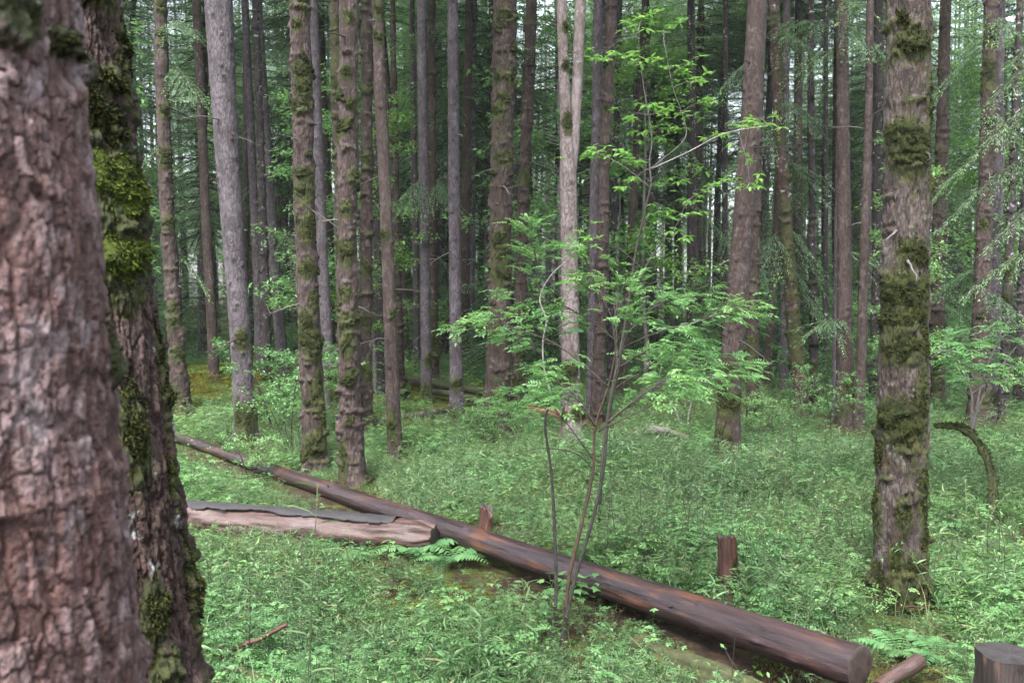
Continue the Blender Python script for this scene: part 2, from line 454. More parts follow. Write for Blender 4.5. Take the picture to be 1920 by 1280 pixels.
def trunk_mesh(name, ctrl, top, nu, nvis, zvis, kind, mat, seed, mossy=0.3, nubs=0, flare=.35, spin=0., ztop_r=.03, moss_side=None, zlo=-.25, face=None, spots=()):
    """ctrl: list of (x, y, z, r) relative to the base, rising; the relief of the bark is real geometry"""
    ctrl = sorted(ctrl, key=lambda c: c[2])
    c = np.array(ctrl, float)
    lx = (c[-1, :2] - c[-2, :2]) / max(.2, c[-1, 2] - c[-2, 2]) if len(c) > 1 else np.zeros(2)
    lx = np.clip(lx, -.06, .06)
    zt = max(top, c[-1, 2] + 3)
    ext = c[-1].copy(); ext[:2] += lx * (zt - c[-1, 2]); ext[2] = zt; ext[3] = ztop_r
    low = c[0].copy(); low[2] -= .3
    c = np.vstack([low, c, ext])
    zv = np.linspace(zlo, zvis, nvis)
    if zlo > -.2: zv = np.concatenate([np.linspace(-.25, zlo, 24)[:-1], zv]); nvis = len(zv)
    zz = np.concatenate([zv, zvis + (zt - zvis) * np.linspace(0, 1, 26)[1:] ** 1.2])
    k = 7
    def ip(col):
        f = np.interp(zz, c[:, 2], c[:, col])
        zs = np.linspace(-.35, .35, k)
        return np.mean([np.interp(zz + d, c[:, 2], c[:, col]) for d in zs], 0) if len(ctrl) > 2 else f
    X0, Y0, R0 = ip(0), ip(1), ip(3)
    R0 = np.maximum(R0, .012)
    th = np.arange(nu) * 2 * np.pi / nu
    if face is not None: th = th - .55 * np.sin(th - face)     # finer on the side that shows
    TH, ZZ = np.meshgrid(th, zz, indexing='xy')
    Rr = np.repeat(R0[:, None], nu, 1)
    cw, ch, dep, lump = BK[kind]
    rref = R0[:max(2, nvis // 2)].mean()
    cx, sx = np.cos(TH), np.sin(TH)
    wz = ZZ + .02 * vnoise(cx * rref * 20, sx * rref * 20, ZZ * 9, seed)
    ncell = max(5, int(round(2 * math.pi * rref / cw)))
    wt = TH / (2 * np.pi) * ncell + .55 * fbm(cx * rref * 18, sx * rref * 18, ZZ * 7, 2, seed + 3)
    hf = .10 * fbm(cx * rref * 70, sx * rref * 70, ZZ * 60, 2, seed + 14)
    f1, ed, cid = voronoi(wt + hf, wz / ch + 400 + hf, ncell, seed)
    crack = sstep(.0, .13, ed)
    _, ed3, cid3 = voronoi(wt * 2 + hf * 2.2 + .5, wz / ch * 2.2 + 900 + hf * 2.2, ncell * 2, seed + 2)   # small flakes on the plates
    nc2 = max(4, ncell // 3)
    _, ed2, cid2 = voronoi(TH / (2 * np.pi) * nc2 + .8 * fbm(cx * rref * 9, sx * rref * 9, ZZ * 2.2, 2, seed + 8) + hf, wz / (ch * 5) + 200, nc2, seed + 5)
    furrow = sstep(.0, .16, ed2)
    lum = fbm(cx * Rr * 7, sx * Rr * 7, ZZ * 5, 3, seed + 20)
    fin = fbm(cx * rref * 60, sx * rref * 60, ZZ * 40, 2, seed + 30)
    disp = dep * (.75 * crack * (.35 + cid) + .45 * cid3 * sstep(0, .15, ed3) + .9 * furrow - 1.1) + lump * lum + dep * .5 * fin
    # ledges where bark and moss stand out
    led = fbm(cx * Rr * 6 + 3, sx * Rr * 6, ZZ * 15, 3, seed + 25)
    ledge = sstep(.12, .55, led)
    disp = disp + lump * 1.3 * ledge * (1 + .6 * fin)
    mb = fbm(cx * Rr * 3.5 + 5, sx * Rr * 3.5, ZZ * 3.0, 3, seed + 40)
    moss = np.clip(.5 + 1.1 * mb, 0, 1) * mossy
    if moss_side is not None:
        moss = moss + .7 * np.clip(np.cos(TH - moss_side), 0, 1) * mossy
    moss = moss + .35 * np.exp(-np.clip(ZZ, 0, 9) / .3) * (mossy > .05) + .35 * ledge * (mossy > .2)
    for (ta, za, wa, ha) in spots:
        dd = np.angle(np.exp(1j * (TH - ta))) * Rr / (wa * 1.7); dz = (ZZ - za + .5 * ha) / (ha * 2.3)
        moss = np.maximum(moss, .92 * np.exp(-dd ** 2 - dz ** 2))
    disp = disp + .012 * sstep(.45, .75, moss) * (1 + fin)
    if nubs:
        rg = np.random.default_rng(seed)
        zmax = zz[nvis - 1]
        nm = np.zeros_like(disp)
        for _ in range(nubs):
            a = rg.random() * 2 * np.pi; z = .6 + rg.random() * (zmax - .4)
            d2 = ((np.angle(np.exp(1j * (TH - a))) * Rr) / .026) ** 2 + ((ZZ - z) / .022) ** 2
            nm = np.maximum(nm, np.exp(-d2))
        disp = disp + .024 * nm
        crack = crack * (1 - sstep(.15, .5, nm))
    amp = np.clip(Rr / max(rref, .01), .15, 1.0)
    fl = 1 + flare * np.exp(-np.clip(ZZ + .05, 0, 9) / .16) * (.8 + .5 * np.cos(TH * 4 + seed) + .3 * np.cos(TH * 3 + seed * 2.1))
    RR = Rr * fl + disp * amp
    V = np.stack([X0[:, None] + cx * RR, Y0[:, None] + sx * RR, ZZ], -1).reshape(-1, 3)
    n = len(zz)
    i, j = np.meshgrid(np.arange(n - 1), np.arange(nu), indexing='ij'); j2 = (j + 1) % nu
    Q = np.stack([i * nu + j, i * nu + j2, (i + 1) * nu + j2, (i + 1) * nu + j], -1).reshape(-1, 4)
    m = MB(); m.add(V, None, Q, (cid * .7 + cid2 * .3).ravel(), 0, np.clip(moss, 0, 1).ravel())
    me = m.mesh(name, mat, True, {'crack': (crack * (.4 + .6 * furrow)).ravel()})
    return me, (zz, X0, Y0, R0)

def path_at(pth, z):
    zz, X, Y, R = pth
    return np.interp(z, zz, X), np.interp(z, zz, Y), np.interp(z, zz, R)

def moss_pad(parent, pth, th0, z0, hw, hh, thick, seed, tufts=250, tl=.018, mat=None):
    """a cushion of moss on a stem: hw half width along the bark, hh half height, with a hanging lower edge"""
    rg = np.random.default_rng(seed)
    x, y, r = path_at(pth, z0)
    tilt = rg.normal(0, .32)
    nr, na = 8, 30
    rho = np.linspace(0, 1, nr + 1)[1:]
    an = np.arange(na) * 2 * np.pi / na
    RH, AN = np.meshgrid(rho, an, indexing='ij')
    outl = 1 + .85 * fbm(np.cos(AN) * 1.9 + seed, np.sin(AN) * 1.9, AN * 0 + seed * .37, 4, seed)
    def place(rh, a, ol, extra=0.):
        u = np.cos(a) * rh * ol * hw; v = np.sin(a) * rh * ol * hh
        # thicker towards the bottom, where the cushion hangs over
        prof = np.sqrt(np.clip(1 - rh ** 2.0, 0, 1)) * (1 - .35 * np.sin(a) * rh)
        t = thick * prof * (.75 + 1.1 * fbm(u * 26 + seed, v * 26, u * 0 + 3.3, 4, seed + 1)) - .006 * ((rh > .97) & (rh < 1.0001)) + extra
        zz = z0 + v + tilt * u - .25 * thick * prof
        px, py, pr = path_at(pth, zz)
        tt = th0 + u / np.maximum(pr, .03)
        return np.stack([px + np.cos(tt) * (pr + t), py + np.sin(tt) * (pr + t), zz], -1), tt
    P, _ = place(RH, AN, outl)
    c, _ = place(np.array([0.]), np.array([0.]), np.array([1.]))
    V = np.vstack([c.reshape(-1, 3), P.reshape(-1, 3)])
    T = [(0, 1 + k, 1 + (k + 1) % na) for k in range(na)]
    i, j = np.meshgrid(np.arange(nr - 1), np.arange(na), indexing='ij'); j2 = (j + 1) % na
    Q = 1 + np.stack([i * na + j, (i + 1) * na + j, (i + 1) * na + j2, i * na + j2], -1).reshape(-1, 4)
    m = MB(); m.add(V, T, Q, rg.random(len(V)) * .4)
    rh = rg.random(tufts) ** .6 * 1.28; a = rg.random(tufts) * 2 * np.pi
    ol = np.interp(a, np.append(an, 2 * np.pi), np.append(outl[0], outl[0, 0]))
    B, tt = place(rh, a, ol, -.002)
    out = np.stack([np.cos(tt), np.sin(tt), np.zeros_like(tt)], -1)
    D = out * (.5 + .5 * rg.random((tufts, 1))) + rg.normal(0, .45, (tufts, 3)) + np.array([0, 0, -.45])
    m.leaves(B, D, rg.normal(0, 1, (tufts, 3)) + out, tl * (.6 + .9 * rg.random(tufts)), tl * .42, rg.random(tufts), 0, .2, .1)
    return m.build('moss_pad', mat or M['moss'], parent)

# ------------------------------------------------------------------ conifer crowns (shared meshes)
def conifer_crown(name, seed, L, rmax, nb, leaf, mats, dead=0, dead_len=6., step=.17, taper=.8, lowfrac=.6):
    rg = np.random.default_rng(seed); m = MB()
    C = []; D = []; Ln = []; Tip = []
    for b in range(nb):
        t = (b + rg.random()) / nb
        h = L * t ** 1.25
        le = rmax * (1 - t) ** taper * (.55 + .6 * rg.random()) * (lowfrac + (1 - lowfrac) * min(1, t * 5)) + .25
        az = b * 2.39996 + rg.normal(0, .35)
        el = math.radians(-14 + 42 * t + rg.normal(0, 7))
        hd = np.array([math.cos(az), math.sin(az), 0]); sd_ = np.array([-hd[1], hd[0], 0])
        def pos(s):
            s = np.asarray(s)[..., None]
            return hd * (le * s * math.cos(el)) + np.array([0, 0, 1.]) * (h + le * s * math.sin(el) - .22 * le * s ** 2)
        ts = np.linspace(0, 1, 5)
        m.tube(pos(ts), np.linspace(.022, .004, 5) * (.5 + le / 2.5), 3, .3, 1, False)
        for s in np.arange(.12 + .1 * rg.random(), 1.0, step / le):
            for sg in (-1, 1):
                tw = (.58 * le * (1 - s) ** .8 + .14) * (.6 + .6 * rg.random())
                if rg.random() < .14: continue
                d = hd * .62 + sd_ * sg * .78 + np.array([0, 0, -.18 + rg.normal(0, .14)])
                d /= np.linalg.norm(d)
                k = max(2, int(tw / (leaf * .62)))
                q = (np.arange(k) + rg.random(k) * .5) / k
                base = pos(s)
                pts = base + d * (q * tw)[:, None] + np.array([0, 0, -1.]) * (.28 * tw * q ** 2)[:, None]
                for s2 in (-1, 1):
                    dd = d * .75 + np.cross(d, [0, 0, 1.]) * s2 * .62
                    C.append(pts); D.append(np.broadcast_to(dd, (k, 3)) + rg.normal(0, .16, (k, 3)) + np.array([0, 0, -.12]))
                    Ln.append(leaf * (1.0 - .35 * q) * (.75 + .5 * rg.random(k)))
                    Tip.append((q > .72) * (rg.random(k) < .75) * 1.0)
    C = np.concatenate(C); D = np.concatenate(D); Ln = np.concatenate(Ln); Tip = np.concatenate(Tip)
    nrm = np.array([0, 0, 1.]) + rg.normal(0, .35, C.shape)
    m.leaves(C, D, nrm, Ln, Ln * .27, rg.random(len(C)), 0, .12, .1, Tip * .8)
    for b in range(dead):
        h = -dead_len * rg.random(); az = rg.random() * 6.283; le = .4 + 1.3 * rg.random() * (1 + h / dead_len * .4)
        hd = np.array([math.cos(az), math.sin(az), 0])
        s = np.linspace(0, 1, 5)[:, None]
        el = rg.normal(-.1, .25)
        P = hd * s * le + np.array([0, 0, 1.]) * (h + el * le * s - .3 * le * s ** 2)
        m.tube(P, np.linspace(.012, .003, 5), 3, .5, 1, False)
        for q in range(int(3 + 5 * le)):
            s0 = .2 + .8 * rg.random(); p = hd * s0 * le + np.array([0, 0, 1.]) * (h + el * le * s0 - .3 * le * s0 ** 2)
            e = p + (hd * .5 + rg.normal(0, .5, 3) + np.array([0, 0, -.3])) * .35 * le
            m.tube(np.array([p, (p + e) / 2 + rg.normal(0, .02, 3), e]), [.005, .004, .002], 3, .5, 1, False)
    return m.mesh(name, mats, True)

CROWN_HI = [conifer_crown('crown', 100 + k, 13, 1.9, 34, .12, [M['needle'], M['twig']], 0) for k in range(2)]
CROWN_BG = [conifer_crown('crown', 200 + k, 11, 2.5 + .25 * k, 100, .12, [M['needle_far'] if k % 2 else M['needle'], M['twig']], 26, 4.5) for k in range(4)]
CROWN_YOUNG = [conifer_crown('crown', 300 + k, 4.2 - k, 1.3, 60, .085, [M['needle'], M['twig']], 0, lowfrac=.9, step=.13) for k in range(2)]

# ------------------------------------------------------------------ the trees one can tell apart
TREES = []   # (x, y, r) for keeping the undergrowth clear

def tree(label, bark, kind, ctrl, pads=(), mossy=.25, nubs=0, nu=64, top=22, crown=9.0, seed=1, depth=None, auto=0, zpad=.045, group=None, moss_side=None, tufts=170, tl=.02, flare=.35, dens=62, crown_k=None, zlo=-.25, nvis=None, pad_mat='moss'):
    """ctrl: (pixel x, pixel y, pixel width) from the foot upward; depth follows from the foot on the ground"""
    (xb, yb, wb) = ctrl[0]
    if depth is None:
        foot, d = hit(xb, yb)
    else:
        d = depth; p = at(xb, yb, d)
        dx = p
        foot = np.array([p[0], p[1], gz(p[0], p[1])])
    rel = []
    for (x, y, w) in ctrl:
        p = at(x, y, d); rel.append((p[0] - foot[0], 0.0 if depth is None else 0.0, p[2] - foot[2], w * .5 * d / FPX))
    if rel[0][2] > .05:   # the foot lies below the frame: run the stem down to the ground
        a, b = rel[0], rel[1]
        s = (a[0] - b[0]) / (a[2] - b[2])
        rel.insert(0, (a[0] - s * a[2] * .6, 0, 0.0, a[3] * 1.08))
    bx = rel[0][0]
    foot[0] += bx; rel = [(q[0] - bx, q[1], q[2], q[3]) for q in rel]
    foot[2] = gz(foot[0], foot[1])
    root = thing('conifer_tree' if bark != 'bark_pale' else 'forked_tree', label, 'tree', foot, group)
    zvis = min(top - 4, EYE + d * .36 + (.4 if d > 3 else .15))
    nv = nvis or int(min(320, max(90, zvis * dens * min(1, 11 / d))))
    bearing = math.atan2(-foot[1], -foot[0])    # towards the camera
    rr_ = np.array(rel); spots = []
    for (px, py, hw, hh) in pads:
        p = at(px, py, d); z = p[2] - foot[2]; r = np.interp(z, rr_[:, 2], rr_[:, 3]); x = np.interp(z, rr_[:, 2], rr_[:, 0])
        spots.append((bearing + math.asin(np.clip(((p[0] - foot[0]) - x) / max(r, .01), -.98, .98)), z, hw * d / FPX, hh * d / FPX))
    me, pth = trunk_mesh('trunk', rel, top, nu, nv, zvis, kind, M[bark], seed, mossy, nubs, flare, moss_side=moss_side, zlo=zlo, face=bearing if nu > 60 else None, spots=spots)
    trunk_o = link('trunk', me, root)
    cz = crown
    cx, cyy, _ = path_at(pth, cz)
    ck = seed if crown_k is None else crown_k
    link('crown', CROWN_HI[ck % 2], root, (cx, cyy, cz), (0, 0, seed * 1.7), ((1 + .1 * math.sin(seed)), 1, (top - cz) / 13.0))
    rg = np.random.default_rng(seed + 99)
    for k, (px, py, hw, hh) in enumerate(pads):
        p = at(px, py, d); z = p[2] - foot[2]
        x, y, r = path_at(pth, z)
        off = np.clip(((p[0] - foot[0]) - x) / max(r, .01), -.98, .98)
        th = -math.pi / 2 + math.asin(off) + (bearing + math.pi / 2)
        moss_pad(trunk_o, pth, th, z, hw * d / FPX * 1.12, hh * d / FPX * 1.15, min(.07, zpad * (.35 + hw * d / FPX * 4)), seed * 31 + k, tufts, tl, M[pad_mat if k < 2 else 'moss'])
    for k in range(auto):
        z = .15 + rg.random() * zvis; _, _, r = path_at(pth, z)
        th = bearing + rg.normal(0, 1.3); s = .03 + .05 * rg.random() ** 1.5
        moss_pad(trunk_o, pth, th, z, s * 1.2, s, .02 + s * .3, seed * 57 + k, max(60, tufts // 2), tl)
    TREES.append((foot[0], foot[1], rel[0][3]))
    return root, pth, d, foot

# near stems at the picture's side
tree('thick pinkish grey trunk with peeling bark plates, blurred, closest to the camera', 'bark_plate', 'plate',
     [(-92, 1280, 670), (-125, 900, 660), (-148, 640, 655), (-166, 300, 650), (-180, 0, 640), (-195, -500, 630)],
     [(20, 55, 45, 40), (110, 85, 40, 14), (150, 112, 22, 18), (205, 640, 16, 40), (195, 690, 14, 22)], mossy=.12, nu=380, seed=3, depth=1.15, zlo=1.42, nvis=420, tufts=420, tl=.009, zpad=.03, flare=.1)
tree('dark furrowed trunk with large bright green moss cushions, half hidden behind the closest trunk', 'bark_dark', 'dark',
     [(244, 1280, 270), (216, 900, 228), (198, 640, 214), (160, 300, 200), (140, 0, 192), (120, -400, 185)],
     [(240, 345, 60, 54), (236, 465, 56, 54), (238, 100, 20, 40), (205, 8, 34, 20), (225, 165, 26, 18), (195, 215, 14, 40), (228, 255, 22, 30),
      (252, 790, 22, 50), (315, 885, 12, 26), (348, 1090, 14, 70), (285, 1100, 20, 40), (305, 1225, 24, 50), (303, 690, 8, 60)],
     mossy=.30, pad_mat='moss_bright', nu=260, seed=5, depth=2.6, zlo=.75, nvis=380, tufts=1600, tl=.014, zpad=.06, flare=.25)
tree('stout pale brown trunk wrapped in shaggy moss cushions, standing behind the cut log end', 'bark_big', 'big',
     [(1688, 1140, 102), (1690, 1080, 92), (1684, 1000, 86), (1681, 930, 91), (1687, 850, 84), (1682, 770, 89), (1687, 690, 80), (1681, 590, 86), (1688, 490, 77), (1684, 400, 77), (1686, 270, 77), (1681, 130, 74), (1683, 0, 74), (1681, -300, 71)],
     [(1692, 97, 33, 19), (1672, 55, 10, 10), (1684, 262, 36, 24), (1690, 298, 34, 22), (1700, 470, 24, 17), (1672, 535, 36, 26), (1700, 548, 30, 24), (1660, 590, 26, 20), (1705, 585, 22, 14),
      (1685, 640, 36, 22), (1665, 770, 32, 28), (1698, 795, 28, 22), (1716, 735, 13, 40), (1646, 840, 10, 20), (1644, 945, 12, 30), (1722, 900, 10, 60), (1712, 1045, 24, 18), (1718, 1092, 26, 24),
      (1680, 1030, 12, 20), (1648, 1075, 10, 26), (1690, 945, 12, 22), (1725, 990, 10, 30), (1718, 640, 10, 40), (1722, 350, 6, 12), (1675, 1100, 22, 22), (1718, 205, 6, 50)],
     mossy=.46, nu=200, seed=8, dens=62, tufts=520, tl=.016, zpad=.05, flare=.18)

# the stand in the middle distance
tree('slim brown trunk with thin moss bands, rising from the mossy mound', 'bark_red', 'rough',
     [(340, 772, 40), (336, 700, 30), (330, 600, 28), (320, 400, 25), (315, 200, 23), (313, 0, 22)],
     [(315, 22, 10, 9), (318, 75, 10, 8), (318, 212, 10, 9), (318, 290, 11, 8), (318, 305, 10, 8), (322, 416, 11, 8), (324, 575, 10, 10), (327, 600, 12, 8), (336, 657, 12, 10), (327, 742, 11, 16)], .28, 6, 52, seed=11)
tree('tall lilac grey trunk with knobbly bark and mossy foot, behind the long log', 'bark_grey', 'scaly',
     [(463, 838, 44), (459, 760, 38), (452, 600, 37), (440, 400, 40), (430, 200, 43), (424, 0, 45)],
     [(455, 630, 10, 12), (449, 772, 9, 22), (465, 778, 10, 26), (478, 770, 6, 14), (461, 818, 14, 18), (473, 655, 5, 14)], .10, 60, 84, seed=12)
tree('grey trunk close behind the tall lilac grey one, showing along its upper edge', 'bark_grey', 'scaly',
     [(470, 800, 28), (450, 600, 27), (425, 300, 27), (408, 0, 27)], (), .1, 30, 48, seed=13)
tree('slender grey trunk leaning away, between the lilac trunk and the moss cushioned one', 'bark_grey', 'scaly',
     [(533, 712, 22), (524, 600, 20), (512, 400, 20), (500, 200, 19), (490, 0, 18)], (), .15, 25, 40, seed=14)
tree('reddish brown trunk thick with lumpy moss cushions up its whole height', 'bark_red', 'rough',
     [(592, 886, 50), (588, 780, 42), (584, 640, 40), (576, 400, 38), (574, 200, 38), (571, 0, 36)],
     [(571, 140, 14, 11), (579, 170, 15, 12), (562, 207, 10, 10), (579, 200, 9, 9), (577, 328, 16, 8), (575, 358, 19, 15), (586, 415, 14, 12), (568, 418, 8, 9), (582, 440, 12, 10), (578, 500, 14, 11), (576, 598, 15, 16),
      (584, 630, 22, 15), (592, 655, 14, 12), (603, 640, 8, 14), (597, 725, 12, 22), (606, 780, 8, 14), (590, 822, 18, 16), (566, 60, 8, 8), (583, 28, 8, 10), (575, 15, 8, 8), (592, 560, 9, 14)], .34, 10, 84, seed=15, auto=14, tufts=190)
tree('lilac trunk with dark mossy foot beside the moss cushioned reddish trunk', 'bark_grey', 'scaly',
     [(626, 775, 24), (617, 690, 22), (608, 500, 20), (600, 250, 19), (594, 0, 18)], [(622, 705, 10, 14), (626, 735, 9, 16)], .14, 30, 40, seed=16)
tree('brown trunk with moss clumps on its upper half, foot just behind the long log', 'bark_red', 'rough',
     [(664, 912, 52), (660, 830, 42), (656, 640, 38), (655, 400, 35), (659, 200, 34), (661, 0, 33)],
     [(652, 470, 13, 16), (668, 330, 10, 12), (646, 245, 8, 10), (655, 145, 9, 9), (660, 45, 9, 9), (650, 545, 10, 9), (652, 600, 14, 14), (652, 640, 12, 14), (645, 850, 8, 22), (665, 200, 8, 7), (652, 390, 9, 10), (640, 255, 6, 12)], .26, 12, 80, seed=17, auto=10, tufts=180)
tree('thin trunk coated in yellowish moss, tucked behind the brown trunk by the log', 'bark_brown', 'rough',
     [(652, 822, 24), (646, 600, 22), (640, 300, 20), (634, 0, 19)], [(637, 60, 9, 16), (639, 170, 9, 16), (641, 290, 9, 10), (642, 430, 8, 14)], .62, 0, 40, seed=18, auto=6)
tree('narrow brown trunk with moss knobs, just past the brown trunk by the log', 'bark_brown', 'rough',
     [(686, 812, 24), (687, 640, 22), (690, 400, 21), (693, 150, 20), (694, 0, 20)], [(690, 300, 8, 10), (690, 500, 9, 9), (688, 600, 8, 10), (688, 690, 9, 10)], .4, 6, 40, seed=19, auto=4)
tree('dark grey fluted trunk in shade behind the reddish slim trunk', 'bark_black', 'scaly',
     [(716, 745, 24), (714, 500, 23), (708, 250, 21), (703, 0, 19)], (), .15, 12, 36, seed=20)
tree('slim reddish trunk flecked white with one moss clump low down', 'bark_red', 'scaly',
     [(742, 858, 28), (738, 780, 26), (734, 640, 24), (727, 400, 22), (718, 200, 21), (713, 0, 20)], [(733, 790, 9, 18), (722, 440, 7, 7), (738, 585, 6, 6), (716, 30, 8, 12), (715, 80, 8, 9)], .14, 16, 52, seed=21)
tree('straight grey trunk with mossy foot, first of the close pair', 'bark_grey', 'scaly',
     [(800, 755, 22), (799, 640, 19), (797, 400, 18), (795, 200, 18), (794, 0, 17)], [(804, 672, 7, 9), (798, 735, 10, 18)], .12, 36, 40, seed=22)
tree('dark mossy trunk touching the straight grey one, second of the close pair', 'bark_brown', 'rough',
     [(816, 722, 17), (814, 600, 15), (812, 400, 14), (812, 200, 14), (812, 0, 14)], [(812, 585, 6, 9), (813, 640, 6, 16)], .35, 0, 32, seed=23)
tree('bare lilac trunk, very straight, with one moss band near its foot', 'bark_grey', 'scaly',
     [(857, 788, 32), (856, 740, 25), (855, 640, 22), (853, 400, 21), (852, 200, 20), (851, 0, 19)], [(855, 716, 11, 8), (852, 775, 13, 13), (864, 778, 8, 12)], .06, 60, 56, seed=24)
tree('thick dark brown trunk felted with moss, behind the leafy layers of the sapling', 'bark_brown', 'rough',
     [(931, 822, 58), (933, 760, 46), (936, 640, 43), (940, 400, 40), (944, 200, 40), (947, 0, 42)],
     [(946, 45, 14, 8), (934, 150, 9, 8), (933, 212, 13, 10), (945, 192, 10, 8), (938, 300, 10, 8), (941, 440, 12, 9), (943, 475, 15, 12), (942, 510, 18, 12), (930, 455, 8, 8), (930, 620, 10, 10), (922, 775, 9, 30), (937, 735, 10, 9), (960, 150, 8, 12), (955, 300, 7, 10)], .5, 4, 84, seed=25, auto=10, tufts=200)
tree('dark trunk curving gently, close behind the thick moss felted trunk', 'bark_brown', 'rough',
     [(972, 778, 26), (973, 700, 24), (976, 500, 21), (984, 300, 20), (991, 150, 21), (996, 0, 20)], [(975, 700, 8, 9), (978, 660, 8, 7), (975, 725, 10, 8), (984, 330, 8, 10)], .3, 8, 44, seed=26, auto=4)
root_fork, pth_fork, d_fork, foot_fork = tree('pale trunk forking into two stems high up, with a mossy burl near its foot', 'bark_pale', 'scaly',
     [(1071, 825, 44), (1071, 760, 33), (1069, 640, 32), (1067, 480, 31), (1064, 330, 31), (1060, 230, 21), (1054, 120, 19), (1051, 0, 18)],
     [(1066, 690, 15, 14), (1062, 700, 10, 12), (1062, 232, 8, 14), (1059, 130, 6, 8), (1058, 60, 6, 7), (1080, 770, 9, 9), (1058, 775, 8, 10)], .10, 26, 64, seed=27)
# second stem of the forked tree
_d = d_fork
_rel = []
for (x, y, w) in [(1068, 360, 16), (1075, 275, 19), (1081, 150, 20), (1086, 0, 20), (1090, -200, 20)]:
    p = at(x, y, _d); _rel.append((p[0] - foot_fork[0], 0.02, p[2] - foot_fork[2], w * .5 * _d / FPX))
_P = np.array([q[:3] for q in _rel] + [(_rel[-1][0] + .3, .1, 18.)]); _R = np.array([q[3] for q in _rel] + [.02])
_t = np.linspace(0, 1, 50); _s = np.linspace(0, 1, len(_P))
_PP = np.stack([np.interp(_t, _s, _P[:, k]) for k in range(3)], -1)
mb = MB(); mb.tube(_PP, np.interp(_t, _s, _R), 20, .5, 0, True, .10, 4)
mb.build('stem', M['bark_pale'], root_fork, None, True, {'crack': np.ones(mb.n)})
tree('dim purple grey trunk between the forked tree and the rusty leaning trunk', 'bark_grey', 'scaly',
     [(1108, 782, 20), (1110, 640, 18), (1112, 400, 17), (1116, 200, 16), (1118, 0, 16)], (), .1, 24, 36, seed=28)
tree('rusty brown trunk leaning slightly, behind the sapling crown', 'bark_red', 'rough',
     [(1118, 790, 24), (1122, 700, 22), (1127, 560, 21), (1131, 300, 20), (1138, 150, 20), (1144, 0, 20)], [(1135, 130, 7, 8), (1131, 285, 7, 7), (1134, 210, 6, 6)], .32, 6, 44, seed=29, auto=3)
tree('thin dark pole of a trunk just past the rusty leaning trunk', 'bark_black', 'scaly',
     [(1144, 735, 13), (1147, 500, 12), (1152, 300, 11), (1157, 100, 10), (1158, 0, 10)], (), .2, 0, 24, seed=30)
tree('thin dark crooked trunk with an ochre mossy foot behind the bright leafed sapling', 'bark_black', 'rough',
     [(1228, 705, 18), (1226, 610, 16), (1221, 480, 13), (1214, 340, 12), (1211, 200, 11), (1208, 0, 9)], [(1226, 590, 7, 18)], .45, 0, 28, seed=31)
tree('dark straight trunk standing alone behind the bright leafed sapling branches', 'bark_black', 'scaly',
     [(1298, 735, 21), (1297, 600, 20), (1294, 400, 17), (1292, 200, 15), (1289, 0, 13)], (), .2, 10, 36, seed=32)
tree('very thin dark trunk beside the big leaning grey trunk', 'bark_black', 'scaly',
     [(1356, 722, 12), (1356, 500, 11), (1355, 300, 10), (1353, 0, 8)], (), .2, 0, 24, seed=33)
tree('grey brown trunk leaning outward with two dark moss collars near its foot', 'bark_red', 'scaly',
     [(1362, 872, 54), (1364, 800, 44), (1368, 700, 41), (1374, 620, 40), (1386, 450, 38), (1397, 300, 37), (1406, 120, 36), (1410, 0, 34)],
     [(1362, 748, 22, 16), (1354, 715, 13, 26), (1372, 752, 18, 10), (1352, 818, 15, 22), (1376, 590, 11, 6), (1362, 690, 14, 12)], .08, 40, 84, seed=34, tufts=330)
tree('mossy brown trunk half hidden behind the leaning grey brown trunk', 'bark_brown', 'rough',
     [(1411, 795, 24), (1410, 700, 23), (1408, 600, 22), (1412, 300, 19), (1418, 0, 16)], [(1413, 680, 11, 14), (1412, 780, 10, 14), (1408, 640, 8, 10)], .45, 0, 40, seed=35, auto=3)
tree('green mossed trunk tilting sideways, draped with hanging grey twigs', 'bark_dark', 'rough',
     [(1506, 785, 27), (1499, 720, 24), (1488, 630, 24), (1474, 500, 22), (1458, 300, 20), (1447, 120, 19), (1440, 0, 18)], (), .75, 0, 44, seed=36, moss_side=0.2)
tree('rust coloured slim trunk tilting the other way, behind the green mossed one', 'bark_red', 'scaly',
     [(1436, 735, 17), (1441, 650, 16), (1449, 500, 15), (1458, 300, 13), (1466, 0, 11)], (), .1, 8, 28, seed=37)
tree('smooth purple grey trunk beyond the green mossed tilting trunk', 'bark_grey', 'scaly',
     [(1469, 738, 16), (1468, 600, 15), (1466, 300, 13), (1465, 0, 12)], (), .05, 10, 28, seed=38)
tree('dark knobbly trunk with moss knots, right beside the green mossed tilting trunk', 'bark_black', 'rough',
     [(1526, 778, 15), (1524, 650, 14), (1518, 450, 13), (1513, 250, 12), (1508, 0, 11)], [(1525, 690, 5, 12), (1525, 745, 6, 14)], .4, 0, 32, seed=39, auto=3)
tree('thin dark trunk seen through the gap beyond the knobbly one', 'bark_black', 'scaly',
     [(1549, 745, 10), (1546, 600, 9), (1541, 300, 8), (1538, 0, 7)], (), .3, 0, 24, seed=40)
tree('brown grey ringed trunk with a hanging moss clump at knee height', 'bark_red', 'scaly',
     [(1586, 800, 40), (1583, 740, 32), (1581, 640, 28), (1577, 450, 25), (1572, 250, 22), (1568, 100, 21), (1565, 0, 20)],
     [(1593, 735, 9, 16), (1590, 715, 7, 8), (1578, 765, 9, 9), (1596, 700, 4, 8)], .1, 26, 56, seed=41)
tree('slim trunk directly behind the ringed brown grey trunk', 'bark_grey', 'scaly',
     [(1567, 788, 17), (1567, 600, 15), (1566, 300, 13), (1572, 0, 11)], (), .12, 8, 28, seed=42)
tree('slim brown trunk between the ringed trunk and the stout moss wrapped one', 'bark_red', 'scaly',
     [(1610, 805, 19), (1613, 650, 17), (1615, 400, 15), (1618, 200, 13), (1618, 0, 12)], (), .18, 10, 36, seed=43)
